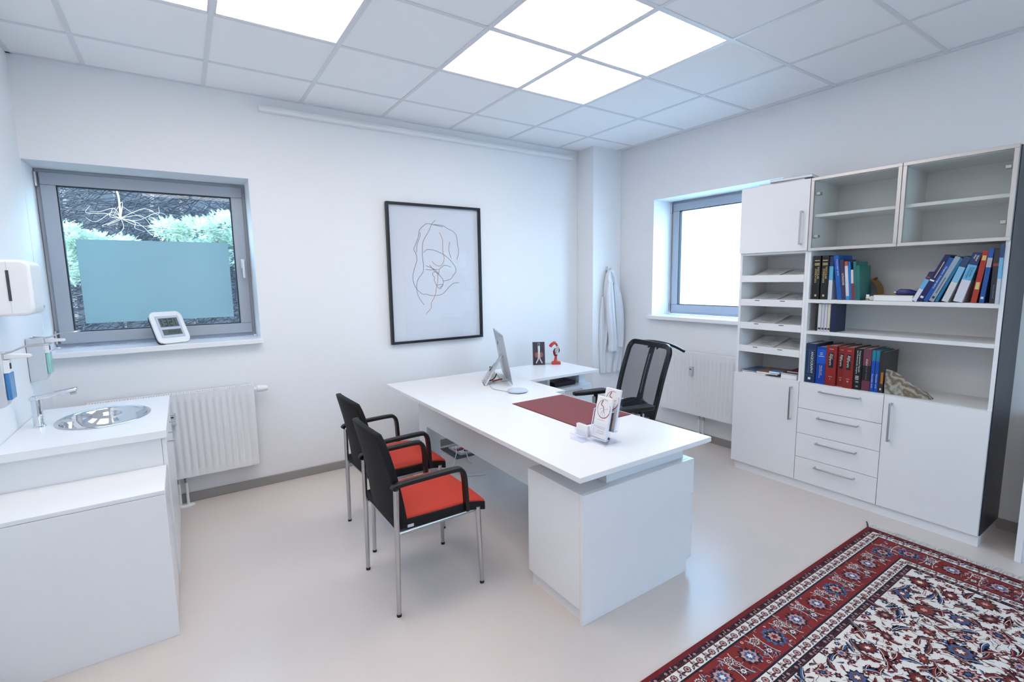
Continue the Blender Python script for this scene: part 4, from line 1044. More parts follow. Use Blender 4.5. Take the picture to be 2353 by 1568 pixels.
# papers in the trays
TN = ('top', 'second', 'third', 'lowest')
for k, z in enumerate(TRAYS):
    for s, (yc, dr) in enumerate(((A1-.155, 0), (A1-.365, 1))):
        if k == 2 and s == 1: continue
        lf = thing('paper_sheets', 'printed paper sheets in the %s leaflet tray, %s side' % (TN[k], 'window' if s == 0 else 'bookcase'), 'papers', (-.2, yc, z+.022), group='paper sheets in the leaflet trays')
        hw = .100 if s == 0 else .092
        def PP(x, y, dz): return (x, y, z+.0225+SLOPE*(x-CX-.012)+dz)
        bm = bmesh.new()
        for q, (r0, dz, sh) in enumerate(((0, .002, 0), (.008, .006, .012))):
            xs = (CX+.016, -.20, -.06); sk = .05 if q else .03
            top = [[bm.verts.new(PP(x, yc+g*hw + sk*(x-CX)*-.5 + sh, dz + (.012*(i/2)**2 if (q and s == 0) else 0))) for g in (-1, 1)] for i, x in enumerate(xs)]
            bot = [[bm.verts.new(PP(x, yc+g*hw + sk*(x-CX)*-.5 + sh, dz-.0018 + (.012*(i/2)**2 if (q and s == 0) else 0))) for g in (-1, 1)] for i, x in enumerate(xs)]
            for i in range(2):
                bm.faces.new((top[i][0], top[i][1], top[i+1][1], top[i+1][0])); bm.faces.new((bot[i][0], bot[i+1][0], bot[i+1][1], bot[i][1]))
                for g in (0, 1): bm.faces.new((top[i][g], top[i+1][g], bot[i+1][g], bot[i][g]))
            bm.faces.new((top[0][0], bot[0][0], bot[0][1], top[0][1])); bm.faces.new((top[2][0], top[2][1], bot[2][1], bot[2][0]))
        obj('sheets', bm, mPaper, lf, smooth=0, kind='stuff')
        rnd = random.Random(k*7+s)
        for q in range(7):
            x = CX+.05+q*.034; a = yc + .012 - hw*.8 - .02*(x-CX) + rnd.uniform(0, .05); b = a + rnd.uniform(.03, .11)
            bm = bmesh.new(); v = [bm.verts.new(PP(xx, yy, .0078 + (.012*max(0, (x-CX-.016)/.305)**2 if s == 0 else 0) + .0015)) for xx, yy in ((x, a), (x, b), (x+.006, b), (x+.006, a))]; bm.faces.new(v)
            obj('printed_block', bm, mPrintL if q % 3 else (mPrintB if (k + s) % 2 else mPrint), lf, smooth=0)
mMag = [mat('magazine cover %d' % i, c, .4, var=.35, scale=22) for i, c in enumerate(((90, 120, 160), (150, 110, 84), (52, 60, 84), (196, 192, 186), (112, 46, 48)))]
def slab(name, label, cat, x0, x1, y0, y1, z0, z1, m_cover, rz=0.0, group=None):
    t = thing(name, label, cat, ((x0+x1)/2, (y0+y1)/2, z0), rz, group)
    a, b, h = (x1-x0)/2, (y1-y0)/2, z1-z0
    obj('pages', B((-a+.001, a-.001, -b+.001, b-.001, .0012, h-.0012)), mPaper, t, local=True)
    obj('cover', B((-a, a, -b, b, h-.0012, h)), m_cover, t, local=True)
    obj('rear_cover', B((-a, a, -b, b, 0, .0012)), m_cover, t, local=True)
    return t
zb = .797
slab('magazine', 'pale magazine, bottom of the pile on the window side under the trays', 'magazine', -.372, -.13, -2.12, -1.935, zb+.0003, zb+.012, mMag[3], 0.015, 'magazines under the trays')
slab('magazine', 'blue magazine lying under the trays against the window side', 'magazine', -.36, -.12, -2.035, -1.925, zb+.0125, zb+.019, mMag[0], -.03, 'magazines under the trays')
slab('magazine', 'brown picture magazine on top of the pile under the trays', 'magazine', -.37, -.13, -2.20, -2.045, zb+.0125, zb+.028, mMag[1], .08, 'magazines under the trays')
slab('leaflet_block', 'small bright blue leaflet block lying under the trays', 'leaflet', -.377, -.30, -2.225, -2.15, zb+.0285, zb+.043, mat('bright blue cover', (58, 130, 190), .35), .1)
slab('magazine', 'stack of white magazines on the bookcase side under the trays', 'magazine', -.368, -.12, -2.356, -2.24, zb+.0003, zb+.034, mMag[3], -.02, 'magazines under the trays')
slab('magazine', 'dark blue magazine on the stack under the trays, bookcase side', 'magazine', -.36, -.12, -2.358, -2.235, zb+.0345, zb+.042, mMag[2], -.02, 'magazines under the trays')
slab('magazine', 'maroon edged magazine topmost on the bookcase side under the trays', 'magazine', -.31, -.10, -2.354, -2.25, zb+.0425, zb+.05, mMag[4], .04, 'magazines under the trays')
# flat things on top of the narrow cabinet
slab('document_tray', 'flat grey folder stack on top of the narrow cabinet', 'folder', -.33, -.06, -2.30, -1.98, 2.2165, 2.243, mat('grey folder', (164, 172, 186), .4), .05)
slab('document_tray', 'grey blue folder lying topmost on the narrow cabinet', 'folder', -.34, -.08, -2.34, -2.06, 2.2435, 2.262, mat('blue grey folder', (140, 152, 172), .35), .12)
slab('dark_folder', 'black folder poking out on top of the narrow cabinet', 'folder', -.20, -.05, -2.42, -2.35, 2.2165, 2.255, mBlack, .0)
slab('document_tray', 'light folder on top of the glass fronted cabinet', 'folder', -.30, -.05, -2.56, -2.43, 2.2165, 2.236, mat('light folder', (196, 200, 206), .4), .03)

# wide unit
t = thing('bookcase', 'wide white bookcase with glass doors above and drawers below', 'bookcase', (-.19, -2.9, 0))
B0, B1 = -3.402, -2.3885
MID = -2.9045
obj('side_panel', B((CX, -.003, B1-.019, B1, .066, 2.215)), mLam, t, bevel=.001)
obj('side_panel', B((CX, -.003, B0+.001, B0+.020, .066, 2.215)), mLam, t, bevel=.001)
obj('outer_panel', B((CX+.001, -.003, B0-.004, B0+.0005, .066, 2.215)), mDarkPanel, t, label='dark anthracite outer side')
obj('back_panel', B((-.014, -.003, B0+.020, B1-.019, .066, 2.215)), mLamIn, t)
obj('top_panel', B((CX, -.014, B0+.020, B1-.019, 2.196, 2.215)), mLam, t)
obj('bottom_panel', B((CX, -.014, B0+.020, B1-.019, .066, .085)), mLamIn, t)
obj('plinth', B((CX+.001, -.003, B0, B1, 0, .0655)), mLam, t)
obj('partition', B((CX+.02, -.014, MID-.0095, MID+.0095, 1.748, 2.196)), mLamIn, t)
obj('partition', B((CX, -.014, MID-.0095, MID+.0095, .085, .778)), mLamIn, t)
obj('shelf', B((CX, -.014, B0+.020, B1-.019, 1.728, 1.747)), mLamIn, t, bevel=.001)
obj('shelf', B((CX, -.014, B0+.020, B1-.019, 1.366, 1.391)), mLamIn, t, bevel=.001)
obj('shelf', B((CX, -.014, B0+.020, B1-.019, 1.146, 1.170)), mLamIn, t, bevel=.001)
obj('shelf', B((CX, -.014, B0+.020, B1-.019, .778, .798)), mLamIn, t, bevel=.001)
for a, b in ((MID+.0095, B1-.019), (B0+.020, MID-.0095)):
    obj('shelf', B((CX+.02, -.014, a, b, 1.956, 1.976)), mLamIn, t, bevel=.001)
for k in range(22):
    zz = .84 + k*.04
    if abs(zz-1.378) < .02 or abs(zz-1.158) < .02: continue
    obj('peg_hole', B((-.342, -.337, B1-.0195, B1-.019, zz, zz+.005)), mGap, t)
# glass doors
for a, b, hs in ((MID+.001, B1-.002, 1), (B0+.001, MID-.002, -1)):
    fr = obj('glass_door', ring(bmesh.new(), a, b, 1.726, 2.219, .020, FX, CX-.001, 'x'), mAlu, t, bevel=.0012, label='aluminium framed glass door')
    obj('pane', B((FX+.007, FX+.011, a+.018, b-.018, 1.744, 2.201)), mCabGlass, fr)
    for z in (1.826, 2.112):
        y = (b-.022) if hs > 0 else (a+.022)
        obj('hinge', B((CX-.001, CX+.035, y-(.030 if hs > 0 else -.004), y+(-.004 if hs > 0 else .030), z-.010, z+.010)), mSteel, fr, bevel=.003)
# drawers and door
ZD = (.067, .2455, .4235, .608, .797)
for k in range(4):
    d_ = obj('drawer', B((FX, CX-.001, MID+.0015, B1-.001, ZD[k]+(0 if k == 0 else .0015), ZD[k+1]-.0015)), mLam, t, bevel=.0012)
    bar_handle((ZD[k+1]-.045), -2.775, -2.533, True, d_, .0042)
d_ = obj('door', B((FX, CX-.001, B0+.001, MID-.0015, .067, .7955)), mLam, t, bevel=.0012); bar_handle(-2.948, .514, .752, False, d_)

# white side panel of the next piece of furniture at the right edge
t = thing('side_cabinet', 'white cabinet side panel just showing at the right edge', 'cabinet', (-.2, -3.9, 0))
obj('side_panel', B((-.41, -.013, -3.583, -3.556, 0, .74)), mLam, t, bevel=.0015)
obj('body', B((-.39, -.013, -4.30, -3.5835, .0, .715)), mLam, t)
obj('top', B((-.41, -.013, -4.30, -3.556, .7405, .765)), mLam, t, bevel=.0015)

# ------------------------------------------------------------------ books
PLACED = {}
def rect2(y, h, th, ang_):
    # pivot y, lean: corners in (y, z); lean > 0 pivots on the right lower corner, lean < 0 on the left one
    r = math.radians(ang_); a, b = (0, th) if ang_ > .01 else ((-th, 0) if ang_ < -.01 else (-th/2, th/2))
    return [(y + u*math.cos(r) - v*math.sin(r), u*math.sin(r) + v*math.cos(r)) for u, v in ((a, 0), (b, 0), (b, h), (a, h))]
def hit(p, q):
    for P1 in (p, q):
        for i in range(4):
            ex_, ey_ = P1[(i+1) % 4][0]-P1[i][0], P1[(i+1) % 4][1]-P1[i][1]; n_ = (-ey_, ex_)
            a = [c[0]*n_[0]+c[1]*n_[1] for c in p]; b = [c[0]*n_[0]+c[1]*n_[1] for c in q]
            if max(a) < min(b) or max(b) < min(a): return False
    return True
def book(label, y_left, y_right, z, h, dep, bands, lean=0.0, x=-.36, titles=(), group=None, name='book', pages=True):
    """spine faces the room (-x); y_left is the side towards the window; lean > 0 tips the top towards -y"""
    th = abs(y_left-y_right)
    r = math.radians(lean)
    if lean > 0.01: piv = y_right
    elif lean < -0.01: piv = y_left
    else: piv = (y_left+y_right)/2
    # rotation about x axis: +r moves top towards -y; slide along until clear of the books already standing
    row = PLACED.setdefault(round(z, 2), [])
    step = .0006 if lean > .01 else -.0006
    for _ in range(200):
        if not any(hit(rect2(piv, h, th + .0008, lean), q) for q in row): break
        piv += step
    row.append(rect2(piv, h, th, lean))
    t = thing(name, label, 'book', (x, piv, z), rot=(r, 0, 0), group=group)
    if lean > 0.01: a, b = 0.0, th
    elif lean < -0.01: a, b = -th, 0.0
    else: a, b = -th/2, th/2
    cv = mat('cover of ' + label[:30], bands, .38, var=.05) if not isinstance(bands, list) else bands_mat('cover of ' + label[:30], bands)
    c = .0028
    bm = B((0, dep, a, a+c, 0, h), (0, dep, b-c, b, 0, h), (0, c, a+c, b-c, 0, h)); obj('cover', bm, cv, t, local=True, smooth=0)
    obj('pages', B((c, dep-.004, a+c, b-c, .003, h-.004)), mPages, t, local=True)
    for (s, f0, f1, fy, hh, m_) in titles:
        # reading downwards: local text x -> -z, text y -> -y (tops of letters to the right as seen)
        mt = Matrix(((0, 0, -1, -.0006), (0, -1, 0, a + (b-a)*fy), (-1, 0, 0, h*(f0+f1)/2), (0, 0, 0, 1)))
        text(s, mt, m_, t, width=h*abs(f1-f0), height=hh, name='spine_title', local=True)
    return t
def rule(t, y0, y1, z0, z1, m_, name='spine_mark'):
    obj(name, B((-.0008, 0, y0, y1, z0, z1)), m_, t, local=True)
UZ = 1.3915; g1 = 'books on the upper open shelf'
K = (22, 24, 30); NV = (30, 52, 96); LB = (98, 176, 220); WH = (214, 218, 226)
VS = [('VASCULAR', .75, .47, .30, .013, mPrintGold), ('DISEASES', .70, .38, .66, .011, mPrintGold)]
for lb, yl, yr in (('black book with gold vascular diseases title, first on the upper shelf', -2.424, -2.466), ('second black book with gold vascular diseases title on the upper shelf', -2.475, -2.517)):
    b_ = book(lb, yl, yr, UZ, .300, .22, K, 0, -.365, VS, g1)
    for z in (.265, .245, .235): rule(b_, -.015, .017, z, z+.005, mPrintGold)
    rule(b_, -.005, .007, .02, .034, mPrintGold)
book('slim navy, light blue and white book right of the black books', -2.5185, -2.543, UZ, .292, .19, [(0, WH), (.45, LB), (.77, NV)], 0, -.355, (), g1)
book('tall bright blue book leaning on the upper shelf left half', -2.571, -2.599, UZ, .297, .21, (24, 92, 178), -7.5, -.36, [('Vascular and', .92, .55, .35, .007, mPrintW)], g1)
book('purple ultrasound book on the upper shelf', -2.6005, -2.625, UZ, .268, .19, (58, 48, 86), -6.5, -.36, [('ULTRASOUND', .66, .36, .4, .012, mPrintW)], g1)
book('white book with red top and blue foot on the upper shelf', -2.6265, -2.6455, UZ, .256, .18, [(0, (60, 150, 205)), (.1, (206, 210, 220)), (.88, (170, 88, 70))], -5.5, -.36, (), g1)
book('thin bright blue book beside the white red topped book', -2.647, -2.6595, UZ, .252, .18, (28, 112, 196), -5, -.36, (), g1)
book('small white and dark red paperback on the upper shelf', -2.661, -2.675, UZ, .200, .15, [(0, (120, 46, 62)), (.55, (206, 208, 206))], -4.5, -.36, (), g1)
book('grey green book with dark foot before the last green book', -2.6765, -2.692, UZ, .252, .18, [(0, (72, 86, 92)), (.4, (40, 112, 104))], -4.2, -.36, (), g1)
book('green book with dark blue cover, last of the left row', -2.6935, -2.712, UZ, .226, .17, [(0, (14, 104, 102)), (.55, (20, 116, 104))], -4, -.36, (), g1)
t = thing('small_bottle', 'tiny vial with white cap on the upper shelf beside the green book', 'bottle', (-.352, -2.757, UZ))
bm = bmesh.new(); lathe(bm, [(.0105, 0), (.011, .003), (.011, .015)], (-.352, -2.757, UZ), 16); obj('glass', bm, mat('yellowish vial', (150, 146, 84), .2), t)
bm = bmesh.new(); lathe(bm, [(.0112, .015), (.0112, .022)], (-.352, -2.757, UZ), 16); obj('label', bm, mPaper, t)
bm = bmesh.new(); lathe(bm, [(.008, .022), (.008, .025), (.0098, .026), (.0098, .038)], (-.352, -2.757, UZ), 16); obj('cap', bm, mPlasticW, t)
t = thing('amber_strap', 'curved amber rubber strap standing at the back of the upper shelf', 'strap', (-.12, -2.72, UZ))
bm = bmesh.new(); pts = spline([(-.12, -2.72, UZ+.006), (-.12, -2.745, UZ+.04), (-.12, -2.735, UZ+.09), (-.12, -2.70, UZ+.13), (-.12, -2.66, UZ+.135)], 5)
rings = [[p + Vector((a, 0, b)) for a, b in ((-.05, -.004), (.05, -.004), (.05, .004), (-.05, .004))] for p in pts]; loft(bm, rings); obj('band', bm, mat('amber rubber', (168, 126, 52), .4), t)
bm = T([(-.12, -2.70, UZ+.128), (-.135, -2.722, UZ+.142)], .008, 8); obj('buckle', bm, mat('amber clip', (150, 104, 44), .4), t)
# flat book, device
t = slab('notebook', 'cream page block with yellow cover lying flat on the upper shelf', 'book', -.36, -.20, -2.995, -2.79, UZ, UZ+.036, mat('yellow cover', (186, 164, 104), .5))
obj('spine_roll', T([(-.08, .112, .016), (.08, .112, .016)], .014, 12), mPlasticG, t, local=True)
t = thing('blue_scanner', 'dark blue handheld device lying on the yellow notebook', 'device', (-.30, -2.945, UZ+.036))
bm = bmesh.new(); loft(bm, [[(-.30+a*s1, -2.893-dy, UZ+.036+b) for a, b in ((-.024, .002), (.024, .002), (.026, .018), (.016, z_), (-.016, z_), (-.026, .018))] for dy, s1, z_ in ((0, .7, .024), (.02, 1, .038), (.07, 1, .036), (.10, .85, .026), (.112, .6, .020))]); obj('body', bm, mat('dark blue plastic', (24, 36, 110), .35), t, bevel=.004)
obj('tip', T([(-.30, -2.893, UZ+.051), (-.30, -2.880, UZ+.052)], .008, 10), mSteel, t)
t = thing('grey_mouse', 'small beige rounded device behind the blue one on the notebook', 'device', (-.235, -2.985, UZ+.036))
bm = bmesh.new(); lathe(bm, [(.034, 0), (.038, .008), (.034, .026), (.020, .036), (.004, .039)], (-.235, -2.985, UZ+.0362), 20, .75, 1.0); obj('body', bm, mat('beige plastic', (170, 166, 158), .4), t, smooth=70)
obj('button', B((-.262, -.24, -2.998, -2.972, UZ+.062, UZ+.0675)), mPlasticG, t, bevel=.002)
# leaning row
RB = [
 ('small leaning book with light blue middle, leftmost of the right row', -3.026, .022, .184, .15, [(0, WH), (.42, LB), (.76, (36, 44, 84))], 23, ()),
 ('dark navy leaning book with gold lettering in the right row', -3.060, .026, .288, .20, (26, 34, 92), 23, ()),
 ('leaning blue duplex sonography book', -3.089, .0215, .272, .19, (20, 84, 160), 22.5, [('Duplex Sonography', .80, .30, .5, .010, mPrintW)]),
 ('leaning grey book with pale spine in the right row', -3.1145, .024, .276, .19, (150, 166, 182), 22, ()),
 ('thin leaning teal book behind the grey book', -3.141, .013, .266, .18, (20, 112, 156), 21, ()),
 ('leaning white, light blue and navy book in the right row', -3.157, .029, .268, .19, [(0, (206, 208, 212)), (.43, (132, 186, 222)), (.77, (36, 64, 104))], 18, ()),
 ('thick leaning phlebology book, white with light blue and navy bands', -3.190, .040, .280, .20, [(0, (212, 214, 226)), (.45, LB), (.76, (30, 50, 98))], 13.5, [('Praktische', .71, .53, .30, .011, mPrintD), ('Phlebologie', .71, .49, .62, .011, mPrintD), ('Weber', .96, .84, .30, .010, mPrintW), ('May', .96, .88, .62, .010, mPrintW)]),
 ('red leaning book with yellow labels in the right row', -3.262, .024, .288, .20, (172, 52, 42), 6, ()),
 ('bright blue book with white band in the right row', -3.2955, .020, .298, .20, [(0, (14, 84, 168)), (.66, (190, 196, 206)), (.83, (16, 92, 186))], 4, ()),
 ('black venous ultrasound book with a red stripe', -3.340, .026, .292, .20, [(0, (48, 50, 58)), (.69, (148, 66, 62)), (.74, (54, 54, 62))], 0, [('Venous ultrasound', .35, .10, .5, .009, mPrintB)]),
 ('upright white, light blue and navy book at the right end of the row', -3.3674, .0138, .318, .19, [(0, (196, 202, 214)), (.42, (110, 178, 220)), (.77, (36, 66, 112))], 0, ())]
for lb, yl, th, h, dep, bands, ln, tt in RB[::-1]:
    b_ = book(lb, yl, yl-th, UZ, h, dep, bands, ln, -.396 if 'right end' in lb else (-.372 if 'venous' in lb else -.36), tt, 'books on the upper open shelf')
    if 'yellow labels' in lb:
        for z in ((.075, .115), (.235, .262)): rule(b_, .004, .020, z[0], z[1], mat('yellow label', (216, 196, 128), .5))
    if 'dark navy' in lb: rule(b_, .002, .024, .128, .137, mPrintW); rule(b_, .008, .012, .15, .25, mPrintGold); rule(b_, .005, .02, .02, .032, mPrintW)
    if 'grey book' in lb and 'pale' in lb: rule(b_, .006, .018, .018, .032, mPrintD); rule(b_, .010, .013, .05, .15, mPrintD)
    if 'white band' in lb: rule(b_, .005, .016, .022, .034, mPrintW)
    if 'small leaning' in lb: rule(b_, .004, .018, .150, .156, mat('red print', (200, 60, 60), .5))
# discs on the middle shelf
MZ = 1.1705
book('black disc case, first on the middle shelf', -2.451, -2.4675, MZ, .192, .14, (24, 26, 32), 0, -.36, (), 'disc cases on the middle shelf', name='disc_case')
mWs = [(206, 208, 206), (198, 200, 214), (206, 206, 216), (214, 206, 190)]
for k, (a, b) in enumerate(((-2.4685, -2.491), (-2.4915, -2.5105), (-2.511, -2.5295), (-2.530, -2.5485))):
    d_ = book('%s white disc case after the black one on the middle shelf' % ('first', 'second', 'third', 'fourth')[k], a, b, MZ, .190, .14, mWs[k], 0, -.36, (), 'disc cases on the middle shelf', name='disc_case')
    w_ = abs(a-b)/2
    rule(d_, -w_+.003, w_-.003, .012, .024, mPrintD); rule(d_, -w_+.001, -w_+.0025, .005, .19, mPrintD)
book('navy disc case at the right end of the middle shelf row', -2.549, -2.582, MZ, .192, .15, (16, 34, 66), 0, -.362, (), 'disc cases on the middle shelf', name='disc_case')
# heavy books on the lower shelf
LZ = .7985; g2 = 'large books on the lower shelf'; RED = (138, 40, 38)
b_ = book('navy angiography book, first of the large books on the lower shelf', -2.4085, -2.476, LZ, .280, .25, (30, 52, 84), 0, -.372, [('ANGIOGRAPHY', .80, .24, .36, .017, mPrintW), ('Interventional Radiology', .80, .24, .66, .011, mPrintB)], g2)
rule(b_, -.028, .028, .232, .2335, mPrintB); rule(b_, -.028, .028, .050, .0515, mPrintB); rule(b_, -.006, .010, .022, .038, mPrintW)
b_ = book('bright blue interventional radiology book among the large books', -2.479, -2.5385, LZ, .263, .22, [(0, (10, 62, 160)), (.55, (14, 84, 196)), (.93, (10, 62, 160))], 0, -.366, [('Vascular and', .50, .24, .40, .009, mPrintW), ('Interventional Radiology ', .50, .16, .60, .008, mPrintW)], g2)
for z, w_ in ((.218, .010), (.207, .009), (.195, .018)): rule(b_, -w_, w_, z, z+.003, mPrintW)
for lb, yl, yr, x_, num in (('red angiography volume one, left of the three red volumes', -2.5415, -2.606, -.370, 'I'), ('red angiography volume two, middle red volume set further back', -2.609, -2.6525, -.352, 'II'), ('red angiography volume three, right of the three red volumes', -2.655, -2.711, -.372, 'III')):
    w_ = abs(yl-yr)/2
    b_ = book(lb, yl, yr, LZ, .278, .25, RED, 0, x_, (), g2)
    rule(b_, -w_*.45, w_*.45, .125, .228, mBlack, 'title_field')
    for s_, f0, f1, yy, hh in (("Abrams'", .79, .66, -w_*.22, .009), ('Angiography', .80, .50, w_*.14, .015)):
        mt = Matrix(((0, 0, -1, -.0016), (0, -1, 0, yy), (-1, 0, 0, .278*(f0+f1)/2), (0, 0, 0, 1)))
        text(s_, mt, mPrintW, b_, width=.278*abs(f1-f0), height=hh, name='spine_title', local=True)
    mt = Matrix(((0, 0, -1, -.0008), (-1, 0, 0, 0), (0, 1, 0, .046), (0, 0, 0, 1))); text(num, mt, mPrintW, b_, height=.010, name='volume_number', local=True)
    rule(b_, -w_*.4, w_*.4, .253, .255, mPrintW); rule(b_, -w_*.9, w_*.9, .016, .0175, mat('dark red line', (90, 22, 24), .5))
    rule(b_, -w_*.35, w_*.35, .062, .0635, mPrintW)
b_ = book('black vascular surgery book among the large books', -2.714, -2.7585, LZ, .276, .24, (18, 26, 32), 0, -.366, [('Comprehensive Vascular', .95, .42, .36, .012, mPrintW), ('and Endovascular Surgery', .95, .38, .66, .011, mPrintW)], g2)
for z in (.088, .078, .068): rule(b_, -.008, .012, z, z+.004, mPrintW)
for z, w_ in ((.046, .009), (.016, .007)): rule(b_, -w_, w_, z, z+.012, mPrint)
book('maroon and black atlas book among the large books', -2.7605, -2.807, LZ, .278, .23, [(0, (104, 52, 68)), (.24, (30, 26, 32)), (.60, (110, 58, 72))], 0, -.362, [('ATLAS of', .76, .60, .5, .012, mPrintW), ('Vascular Anatomy', .58, .26, .5, .011, mPrint)], g2)
book('first slim teal topped blue book on the lower shelf', -2.8095, -2.829, LZ, .273, .21, [(0, (14, 70, 166)), (.74, (28, 124, 150))], 0, -.360, [('Vascular and', .44, .10, .5, .007, mPrintW)], g2)
book('second slim teal topped blue book on the lower shelf', -2.8315, -2.851, LZ, .272, .21, [(0, (14, 70, 166)), (.74, (28, 124, 150))], 0, -.358, [('Vascular and', .44, .10, .5, .007, mPrintW)], g2)
b_ = book('dark brown book with orange panel, last of the large books', -2.853, -2.878, LZ, .266, .22, (48, 46, 48), 0, -.355, (), g2)
rule(b_, -.011, .002, .06, .135, mat('orange panel', (176, 106, 40), .5), 'orange_panel')
rule(b_, -.004, .004, .018, .03, mPrintW)
# rock
t = thing('rock_specimen', 'grey brown layered stone wedge on the lower shelf beside the books', 'stone', (-.29, -3.0, LZ))
mRock = bpy.data.materials.new('layered stone'); mRock.use_nodes = True
_n = mRock.node_tree; _b = _n.nodes['Principled BSDF']; _w = _n.nodes.new('ShaderNodeTexWave'); _w.inputs['Scale'].default_value = 16; _w.inputs['Distortion'].default_value = 9; _w.inputs['Detail'].default_value = 4
_tc = _n.nodes.new('ShaderNodeTexCoord'); _r = _n.nodes.new('ShaderNodeValToRGB'); _n.links.new(_tc.outputs['Object'], _w.inputs['Vector']); _n.links.new(_w.outputs['Fac'], _r.inputs[0])
_r.color_ramp.elements[0].color = (*lin((98, 90, 80)), 1); _r.color_ramp.elements[1].color = (*lin((158, 156, 148)), 1); e_ = _r.color_ramp.elements.new(.35); e_.color = (*lin((132, 112, 80)), 1); e_ = _r.color_ramp.elements.new(.6); e_.color = (*lin((128, 124, 116)), 1)
_n.links.new(_r.outputs[0], _b.inputs['Base Color']); _b.inputs['Roughness'].default_value = .6
bm = bmesh.new(); rnd = random.Random(4); rings = []
for i in range(15):
    f = i/14; y = -2.890 - .229*f
    top = (.145*(1-f)**.85 + .006) * (1 + .06*math.sin(9*f)); dp = .11*(1-.65*f) * (1+.1*math.sin(5*f+1)); x0_ = -.355 + .02*f + .008*math.sin(7*f)
    if i == 0: y -= 0
    sec = [(x0_, 0), (x0_+.004, top*.35), (x0_+.022, top*.8), (x0_+.036, top), (x0_+dp*.6, top*.86), (x0_+dp*.95, top*.4), (x0_+dp, 0)]
    rings.append([(sx_ + rnd.uniform(-.004, .004), y + (.012*(sz/.145) if i == 0 else rnd.uniform(-.004, .004)), LZ + max(0, sz + (rnd.uniform(-.004, .004) if sz else 0))) for sx_, sz in sec])
loft(bm, rings); obj('stone', bm, mRock, t, smooth=25)

# ------------------------------------------------------------------ rug
RX0, RX1, RY0, RY1 = -3.63, -.632, -4.95, -2.951
t = thing('persian_rug', 'red and ivory floral Persian rug with white fringe on the floor', 'rug', ((RX0+RX1)/2, (RY0+RY1)/2, 0))
cRed = (112, 26, 32); cRedL = (130, 36, 36); cNavy = (30, 26, 44); cIv = (228, 222, 216); cBlue = (62, 92, 140); cBrn = (116, 62, 48); cPink = (192, 148, 144); cMar = (92, 28, 40)
RM = [mat('rug wool %d' % i, c, .9, var=.22, scale=340, bump=.3, sheen=.0) for i, c in enumerate((cRed, cRedL, cNavy, cIv, cBlue, cBrn, cPink, cMar))]
iRed, iRedL, iNavy, iIv, iBlue, iBrn, iPink, iMar = range(8)
obj('pile', B((RX0, RX1, RY0, RY1, 0.0005, .0068)), RM[iRed], t)
PV, PF, PM = [], [], []
def poly(pts, m_, lev):
    z = .0081 + lev*.00012; n0 = len(PV)
    cx_ = sum(p[0] for p in pts)/len(pts); cy_ = sum(p[1] for p in pts)/len(pts)
    PV.append((cx_, cy_, z))
    for p in pts: PV.append((p[0], p[1], z))
    n = len(pts)
    for k in range(n): PF.append((n0, n0+1+k, n0+1+(k+1) % n)); PM.append(m_)
def rect(x0, x1, y0, y1, m_, lev): poly([(x0, y0), (x1, y0), (x1, y1), (x0, y1)], m_, lev)
def strip(pts, w0, w1, m_, lev):
    z = .0081 + lev*.00012; n = len(pts); n0 = len(PV)
    for i, p in enumerate(pts):
        a = pts[max(0, i-1)]; b = pts[min(n-1, i+1)]; dx, dy = b[0]-a[0], b[1]-a[1]; L = math.hypot(dx, dy) or 1
        f = i/(n-1); w_ = w0 + (w1-w0)*f
        PV.append((p[0]-dy/L*w_, p[1]+dx/L*w_, z)); PV.append((p[0]+dy/L*w_, p[1]-dx/L*w_, z))
    for i in range(n-1): PF.append((n0+2*i, n0+2*i+1, n0+2*i+3, n0+2*i+2)); PM.append(m_)
def xf(c, a, s, pts):
    ca, sa = math.cos(a)*s, math.sin(a)*s
    return [(c[0]+p[0]*ca-p[1]*sa, c[1]+p[0]*sa+p[1]*ca) for p in pts]
def star(n, r0, r1, ax=1.0, ph=0.0): return [((r0 if k % 2 else r1)*math.cos(math.pi*k/n+ph)*ax, (r0 if k % 2 else r1)*math.sin(math.pi*k/n+ph)) for k in range(2*n)]
def palmette(c, a, s, cols, ax=1.0, lev=6):
    poly(xf(c, a, s, star(11, .72, 1.0, ax)), cols[0], lev)
    poly(xf(c, a, s, star(9, .58, .76, ax, .2)), cols[1], lev+1)
    poly(xf(c, a, s, star(8, .36, .52, ax)), cols[2], lev+2)
    poly(xf(c, a, s, star(6, .16, .30, ax, .3)), cols[3], lev+3)
    for k in range(6):
        b = k*math.pi/3 + .2
        poly(xf((c[0]+math.cos(a+b)*s*.63*(ax if k % 3 else 1), c[1]+math.sin(a+b)*s*.63), 0, s*.08, star(4, .7, 1)), cols[2], lev+3)
def leaf(c, a, s, cols, curl=.35, lev=5):
    n = 9; up, lo = [], []
    for k in range(n+1):
        f = k/n; w_ = .22*math.sin(math.pi*f**.8)*(1 + (.18 if k % 2 else -.12)); y = curl*(f*f)
        up.append((f, y+w_)); lo.append((f, y-w_*.7))
    z = .0081 + lev*.00012; n0 = len(PV)
    for p in xf(c, a, s, up) + xf(c, a, s, lo): PV.append((p[0], p[1], z))
    for k in range(n): PF.append((n0+k, n0+k+1, n0+n+2+k, n0+n+1+k)); PM.append(cols[0])
    strip(xf(c, a, s, [(f/8*.85+.06, curl*((f/8*.85+.06)**2)+.02) for f in range(9)]), s*.055, s*.02, cols[1], lev+1)
    strip(xf(c, a, s, [(f/8*.8+.1, curl*((f/8*.8+.1)**2)-.05) for f in range(9)]), s*.02, s*.008, cols[2], lev+2)
def flower(c, a, s, cols, lev=6):
    poly(xf(c, a, s, star(6, .6, 1.0)), cols[0], lev); poly(xf(c, a, s, star(5, .35, .55, 1, .4)), cols[1], lev+1); poly(xf(c, a, s, star(4, .16, .24)), cols[2], lev+2)
